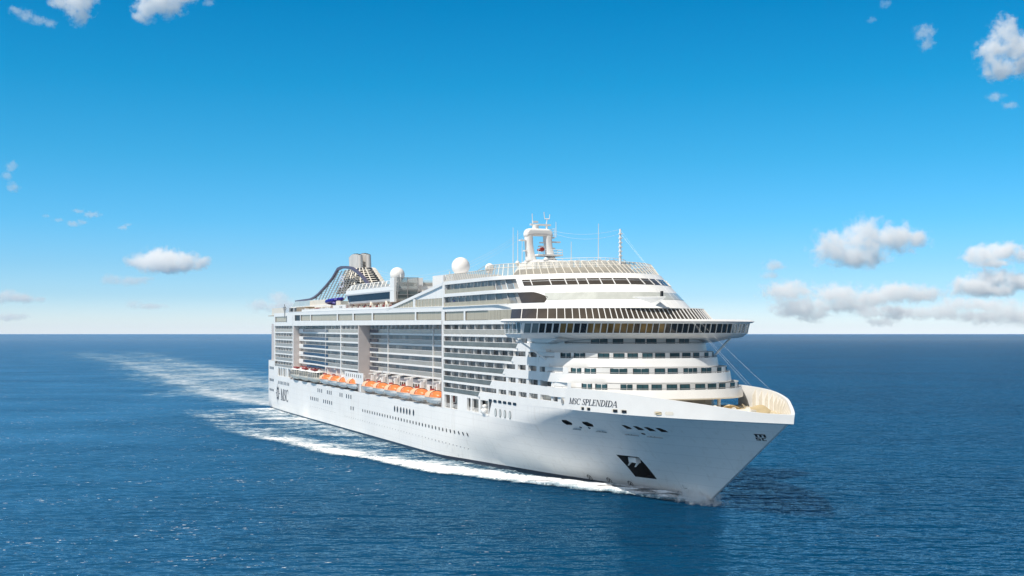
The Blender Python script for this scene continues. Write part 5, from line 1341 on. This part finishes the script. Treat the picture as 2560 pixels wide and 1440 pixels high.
# ------------------------------------------------------------------ clouds: each a volume of its own, hung at its true size and distance
CAMP = Vector((0, 0, 30))
def cloud(label, px, py, D, blobs, amp=.55, sc=.05, dens=.06, soft=.45):
    """px, py and blobs (x, up, radius, flattening) are angles in units of 1/3049 rad; D is the distance in metres"""
    k = D / FPX
    seed = random.uniform(-500, 500)
    bm = bmesh.new()
    for bx_, bz_, br, fl in blobs:
        for i in range(9):
            for j in range(16):
                th, ph = math.pi * i / 8, 2 * math.pi * j / 16
                bm.verts.new((bx_ + math.sin(th) * math.cos(ph) * br * 1.25, math.sin(th) * math.sin(ph) * br * 1.15, bz_ + math.cos(th) * br * fl * 1.3))
    bmesh.ops.remove_doubles(bm, verts=bm.verts, dist=.01)
    bmesh.ops.convex_hull(bm, input=bm.verts)
    bmesh.ops.delete(bm, geom=[v for v in bm.verts if not v.link_faces], context='VERTS')
    bmesh.ops.recalc_face_normals(bm, faces=bm.faces)
    me = bpy.data.meshes.new("cloud"); bm.to_mesh(me); bm.free()
    o = bpy.data.objects.new("cloud", me); COL.objects.link(o)
    o.location = (CAMP.x + (px - 1280) * k, D, CAMP.z + (835 - py) * k); o.scale = (k, k, k)
    mt = bpy.data.materials.new("cloud vapour"); mt.use_nodes = True; n, l = mt.node_tree.nodes, mt.node_tree.links
    n.remove(n["Principled BSDF"]); out = n["Material Output"]
    pv = n.new("ShaderNodeVolumePrincipled"); pv.inputs["Color"].default_value = (1, 1, 1, 1); pv.inputs["Anisotropy"].default_value = -.4
    tc = n.new("ShaderNodeTexCoord"); fld = None
    for bx_, bz_, br, fl in blobs:
        mp = n.new("ShaderNodeMapping"); mp.vector_type = 'POINT'
        mp.inputs["Location"].default_value = (-bx_ / br, 0, -bz_ / (br * fl)); mp.inputs["Scale"].default_value = (1 / br, 1 / br, 1 / (br * fl)); l.new(tc.outputs["Object"], mp.inputs[0])
        ln = n.new("ShaderNodeVectorMath"); ln.operation = 'LENGTH'; l.new(mp.outputs[0], ln.inputs[0])
        s1 = n.new("ShaderNodeMath"); s1.operation = 'SUBTRACT'; s1.inputs[0].default_value = 1.0; l.new(ln.outputs["Value"], s1.inputs[1])
        if fld is None: fld = s1
        else:
            mm_ = n.new("ShaderNodeMath"); mm_.operation = 'SMOOTH_MAX'; mm_.inputs[2].default_value = .35; l.new(fld.outputs[0], mm_.inputs[0]); l.new(s1.outputs[0], mm_.inputs[1]); fld = mm_
    mp = n.new("ShaderNodeMapping"); mp.inputs["Location"].default_value = (seed, seed * .7, seed * .3); l.new(tc.outputs["Object"], mp.inputs[0])
    nz = n.new("ShaderNodeTexNoise"); nz.inputs["Scale"].default_value = sc * 1.25; nz.inputs["Detail"].default_value = 8; nz.inputs["Roughness"].default_value = .64; l.new(mp.outputs[0], nz.inputs["Vector"])
    nn = n.new("ShaderNodeMath"); nn.operation = 'MULTIPLY_ADD'; nn.inputs[1].default_value = amp * 6.0; nn.inputs[2].default_value = -amp * 2.95; l.new(nz.outputs[0], nn.inputs[0])
    ad = n.new("ShaderNodeMath"); ad.operation = 'ADD'; l.new(fld.outputs[0], ad.inputs[0]); l.new(nn.outputs[0], ad.inputs[1])
    mr = n.new("ShaderNodeMapRange"); mr.interpolation_type = 'SMOOTHSTEP'; mr.inputs["From Min"].default_value = .1; mr.inputs["From Max"].default_value = .15 + soft * 1.2; mr.inputs["To Max"].default_value = dens * .85 / k; l.new(ad.outputs[0], mr.inputs["Value"])
    l.new(mr.outputs["Result"], pv.inputs["Density"]); l.new(pv.outputs[0], out.inputs["Volume"])
    mt.cycles.volume_step_rate = .18
    me.materials.append(mt)
    tag(o, label, "cloud", "clouds in the blue sky"); return o
cloud("largest white cumulus cloud over the wake, left of the ship", 412, 652, 9000, [(-55, -2, 46, .50), (-5, 8, 58, .52), (55, -2, 48, .50), (88, -2, 32, .6), (0, -14, 80, .25)], .45, .035, .07)
cloud("small flat cloud just below the big left cumulus", 315, 699, 10000, [(-38, 0, 32, .5), (10, -4, 50, .28), (45, 2, 30, .3)], .5, .045, .02)
cloud("cloud cut by the left edge of the picture, low in the sky", 35, 744, 11000, [(-20, 2, 40, .5), (20, -2, 50, .32), (60, -4, 20, .5)], .5, .04, .035)
cloud("thin cloud low at the left edge, below a larger one", 35, 793, 12000, [(-10, 0, 40, .3), (20, 2, 24, .4)], .5, .05, .03)
cloud("faint pinkish cloud low between the left edge and the ship", 350, 762, 12000, [(-15, 2, 26, .55), (25, -4, 48, .2)], .5, .05, .02)
cloud("cloud rising behind the ship's stern", 690, 755, 10000, [(5, 10, 32, .75), (-45, -8, 34, .6), (20, -14, 60, .4)], .45, .04, .03)
cloud("small slanted wisp, upper one of the left group", 214, 533, 9000, [(-18, 5, 17, .4), (15, -4, 24, .4)], .55, .08, .03)
cloud("small puffy wisp below the slanted one", 190, 557, 9000, [(-8, -2, 20, .45), (14, 2, 16, .5)], .55, .08, .03)
cloud("tiny wisp standing alone left of the big cumulus's top", 312, 567, 9000, [(-4, -2, 15, .5), (8, 4, 11, .6)], .5, .08, .03)
cloud("tiny wisp pair leftmost of the left group", 128, 546, 9000, [(-14, 6, 13, .5), (18, -4, 16, .4)], .55, .08, .02)
cloud("column of faint puffs near the left edge, high up", 25, 440, 8000, [(4, 24, 18, .9), (-8, 0, 18, .7), (8, -28, 20, .8)], .5, .06, .025)
cloud("ragged streak of cloud in the top left corner", 78, 44, 8000, [(-38, 18, 20, .6), (-10, 4, 26, .6), (20, -8, 26, .5), (45, -16, 22, .45)], .6, .05, .025)
cloud("bright cloud with a drooping tail at the top left, right of the streak", 190, 12, 8000, [(-30, 8, 36, .7), (5, 6, 44, 1.0), (8, -26, 26, 1.2), (30, 14, 30, .5)], .55, .035, .05)
cloud("bright cloud at the top edge, right one of the two big ones", 395, 8, 8000, [(-30, -14, 36, 1.0), (10, 6, 62, .7), (60, 18, 44, .5), (-45, -34, 20, .9)], .5, .035, .06)
cloud("tiny puff at the top edge, right of two bright clouds", 522, 8, 8000, [(0, 0, 18, .7)], .5, .07, .02)
cloud("large soft white cloud right of the bridge, highest of the right bank", 2185, 612, 9000, [(-100, -10, 62, .85), (-20, 18, 70, .75), (50, 15, 72, .6), (105, 14, 44, .6), (-40, -28, 80, .45)], .55, .026, .04, .55)
cloud("small cloud with a twin below it, left of the right bank", 1930, 672, 10000, [(2, 8, 32, .5), (-4, -16, 28, .4)], .5, .045, .028)
cloud("white cloud cut by the right edge, upper one of its pair", 2490, 640, 9500, [(-40, 0, 52, .6), (20, 10, 56, .5), (70, 0, 40, .5), (-10, -18, 50, .3)], .45, .03, .055)
cloud("white cloud at the right edge, below a rounder one", 2470, 708, 9500, [(-40, -6, 66, .45), (20, 12, 60, .5), (80, 4, 56, .5), (0, -18, 80, .25)], .45, .03, .05)
rb_ = random.Random(5)
def bank(n, x0, x1, z0, z1, r0, r1):
    return [(x0 + (x1 - x0) * (i + rb_.random() * .6) / n, z0 + (z1 - z0) * rb_.random() - (14 if rb_.random() < .4 else 0), r0 + (r1 - r0) * rb_.random(), .28 + .2 * rb_.random()) for i in range(n)]
cloud("long layered cloud bank above the horizon at right", 2150, 752, 11000, bank(17, -190, 160, -18, 38, 40, 74), .56, .040, .034)
cloud("low cloud bank at the right edge, lying on the horizon", 2400, 790, 12000, bank(16, -230, 200, -14, 30, 40, 72), .56, .040, .03)
cloud("tall bright cloud in the top right corner", 2500, 118, 8000, [(12, 40, 38, 1.1), (40, 0, 50, .9), (-18, -10, 44, .9), (0, -58, 48, .6), (60, -40, 44, .8)], .55, .035, .045)
cloud("small ragged cloud left of the tall top right one", 2310, 95, 8000, [(0, 14, 30, .7), (8, -16, 22, .8)], .6, .05, .022)
cloud("pair of faint puffs below the tall top right cloud", 2505, 252, 8500, [(-18, 10, 26, .45), (18, -12, 24, .45)], .55, .06, .018)
cloud("faint wisp at the top edge toward the right", 2200, 20, 8000, [(14, 10, 16, .8), (-22, -30, 15, .6)], .55, .07, .014)

# ------------------------------------------------------------------ spray hanging where the stem meets the water
bm = bmesh.new(); bmesh.ops.create_icosphere(bm, subdivisions=3, radius=1.0)
for v in bm.verts: v.co = Vector((v.co.x * 8.0, v.co.y * 5.0, v.co.z * 3.0))
me = bpy.data.meshes.new("bow_spray"); bm.to_mesh(me); bm.free()
spo = bpy.data.objects.new("bow_spray", me); COL.objects.link(spo); spo.matrix_world = SHIP_M @ Matrix.Translation((303.0, -.5, .8))
mt = bpy.data.materials.new("spray vapour"); mt.use_nodes = True; n, l = mt.node_tree.nodes, mt.node_tree.links; n.remove(n["Principled BSDF"])
pv = n.new("ShaderNodeVolumePrincipled"); pv.inputs["Color"].default_value = (1, 1, 1, 1); tc = n.new("ShaderNodeTexCoord")
mp = n.new("ShaderNodeMapping"); mp.inputs["Scale"].default_value = (1 / 8.0, 1 / 5.0, 1 / 3.0); l.new(tc.outputs["Object"], mp.inputs[0])
ln = n.new("ShaderNodeVectorMath"); ln.operation = 'LENGTH'; l.new(mp.outputs[0], ln.inputs[0])
nz = n.new("ShaderNodeTexNoise"); nz.inputs["Scale"].default_value = .9; nz.inputs["Detail"].default_value = 6; l.new(tc.outputs["Object"], nz.inputs["Vector"])
ad = n.new("ShaderNodeMath"); ad.operation = 'MULTIPLY_ADD'; ad.inputs[1].default_value = 2.2; l.new(nz.outputs[0], ad.inputs[0]); sb = n.new("ShaderNodeMath"); sb.operation = 'MULTIPLY'; sb.inputs[1].default_value = -1.25; l.new(ln.outputs["Value"], sb.inputs[0]); l.new(sb.outputs[0], ad.inputs[2])
mr = n.new("ShaderNodeMapRange"); mr.inputs["From Min"].default_value = .25; mr.inputs["From Max"].default_value = .9; mr.inputs["To Max"].default_value = 2.2; l.new(ad.outputs[0], mr.inputs["Value"]); l.new(mr.outputs["Result"], pv.inputs["Density"])
l.new(pv.outputs[0], n["Material Output"].inputs["Volume"]); mt.cycles.volume_step_rate = .3; me.materials.append(mt)
tag(spo, "pale spray kicked up where the stem meets the water", "spray", kind="stuff")

# ------------------------------------------------------------------ a few passengers at the rails
SKIN = mat("skin", (0.45, 0.27, 0.19), 0.6); HAIR = mat("dark hair", (0.03, 0.02, 0.015), 0.7)
def make_person(name_mats, lean):
    J = [(0, 0, .95, .13), (0, 0, 1.2, .125), (0, .02 * lean, 1.40, .13), (0, .03 * lean, 1.50, .055), (0, .05 * lean, 1.60, .09), (0, .05 * lean, 1.70, .07)]
    E = [(0, 1), (1, 2), (2, 3), (3, 4), (4, 5)]
    for sg in (-1, 1):
        b = len(J); J += [(sg * .09, 0, .88, .09), (sg * .10, .02, .50, .062), (sg * .10, -.01, .09, .042), (sg * .10, .14, .04, .035)]; E += [(0, b), (b, b + 1), (b + 1, b + 2), (b + 2, b + 3)]
        b = len(J); J += [(sg * .19, 0, 1.40, .055), (sg * .23, .04 * lean, 1.14, .043), (sg * .19, .26 * lean, 1.06, .033), (sg * .17, .34 * lean, 1.05, .026)]; E += [(2, b), (b, b + 1), (b + 1, b + 2), (b + 2, b + 3)]
    me = bpy.data.meshes.new("person"); me.from_pydata([j[:3] for j in J], E, [])
    o = bpy.data.objects.new("person", me); COL.objects.link(o)
    sk = o.modifiers.new("skin", 'SKIN'); sb = o.modifiers.new("sub", 'SUBSURF'); sb.levels = 1
    for v, j in zip(me.skin_vertices[0].data, J): v.radius = (j[3], j[3])
    me.skin_vertices[0].data[0].use_root = True
    bpy.context.view_layer.update()
    m2 = bpy.data.meshes.new_from_object(o.evaluated_get(bpy.context.evaluated_depsgraph_get()))
    o.modifiers.clear(); o.data = m2; m2.materials.clear()
    for m in name_mats: m2.materials.append(m)
    for p in m2.polygons:
        c = p.center; p.use_smooth = True
        p.material_index = 1 if c.z < .95 else (0 if c.z > 1.5 or (abs(c.x) > .15 and c.z < 1.2 and c.y > .1) else 2)
    h = MB().sphere((0, .04 * lean - .015, 1.70), .105, 10, 6, 1.0); h.build("hair", HAIR, o, smooth=True)
    return o
CL = lambda nme, c: mat(nme, c, .8, var=.05)
PEOPLE = [((251.6, -18.55, floor_(2)), "black", (.02, .02, .025), "person in dark clothes at a forward balcony rail, left of two others"),
          ((262.4, -18.3, floor_(2)), "charcoal", (.04, .04, .05), "person in dark clothes by the last forward balcony, near the white wall"),
          ((266.4, -18.3, floor_(2)), "brown", (.10, .05, .03), "person in a brown top in the opening just ahead of the balconies"),
          ((222.6, -18.5, 36.45), "blue", (.03, .07, .22), "person in a blue top at the beige glass rail of the upper deck")]
for i, (p, cn, c, lab) in enumerate(PEOPLE):
    o = make_person([SKIN, CL("dark trousers " + cn, (.03, .03, .045)), CL(cn + " shirt", c)], 1 if i % 2 else .6)
    o.matrix_world = SHIP_M @ Matrix.Translation(p) @ Matrix.Rotation(R(180 + 12 * i), 4, 'Z')
    tag(o, lab, "person")

# ------------------------------------------------------------------ thin sea air in front of the horizon
hm = bpy.data.materials.new("sea air"); hm.use_nodes = True; n, l = hm.node_tree.nodes, hm.node_tree.links; n.remove(n["Principled BSDF"])
pv = n.new("ShaderNodeVolumePrincipled"); pv.inputs["Color"].default_value = (.86, .93, 1, 1); pv.inputs["Density"].default_value = 4.2e-5; l.new(pv.outputs[0], n["Material Output"].inputs["Volume"])
hz = MB().box(-7000, 7000, -400, 6500, -3, 75).build("haze", hm); tag(hz, "thin pale air softening the far sea", "haze", kind="stuff")
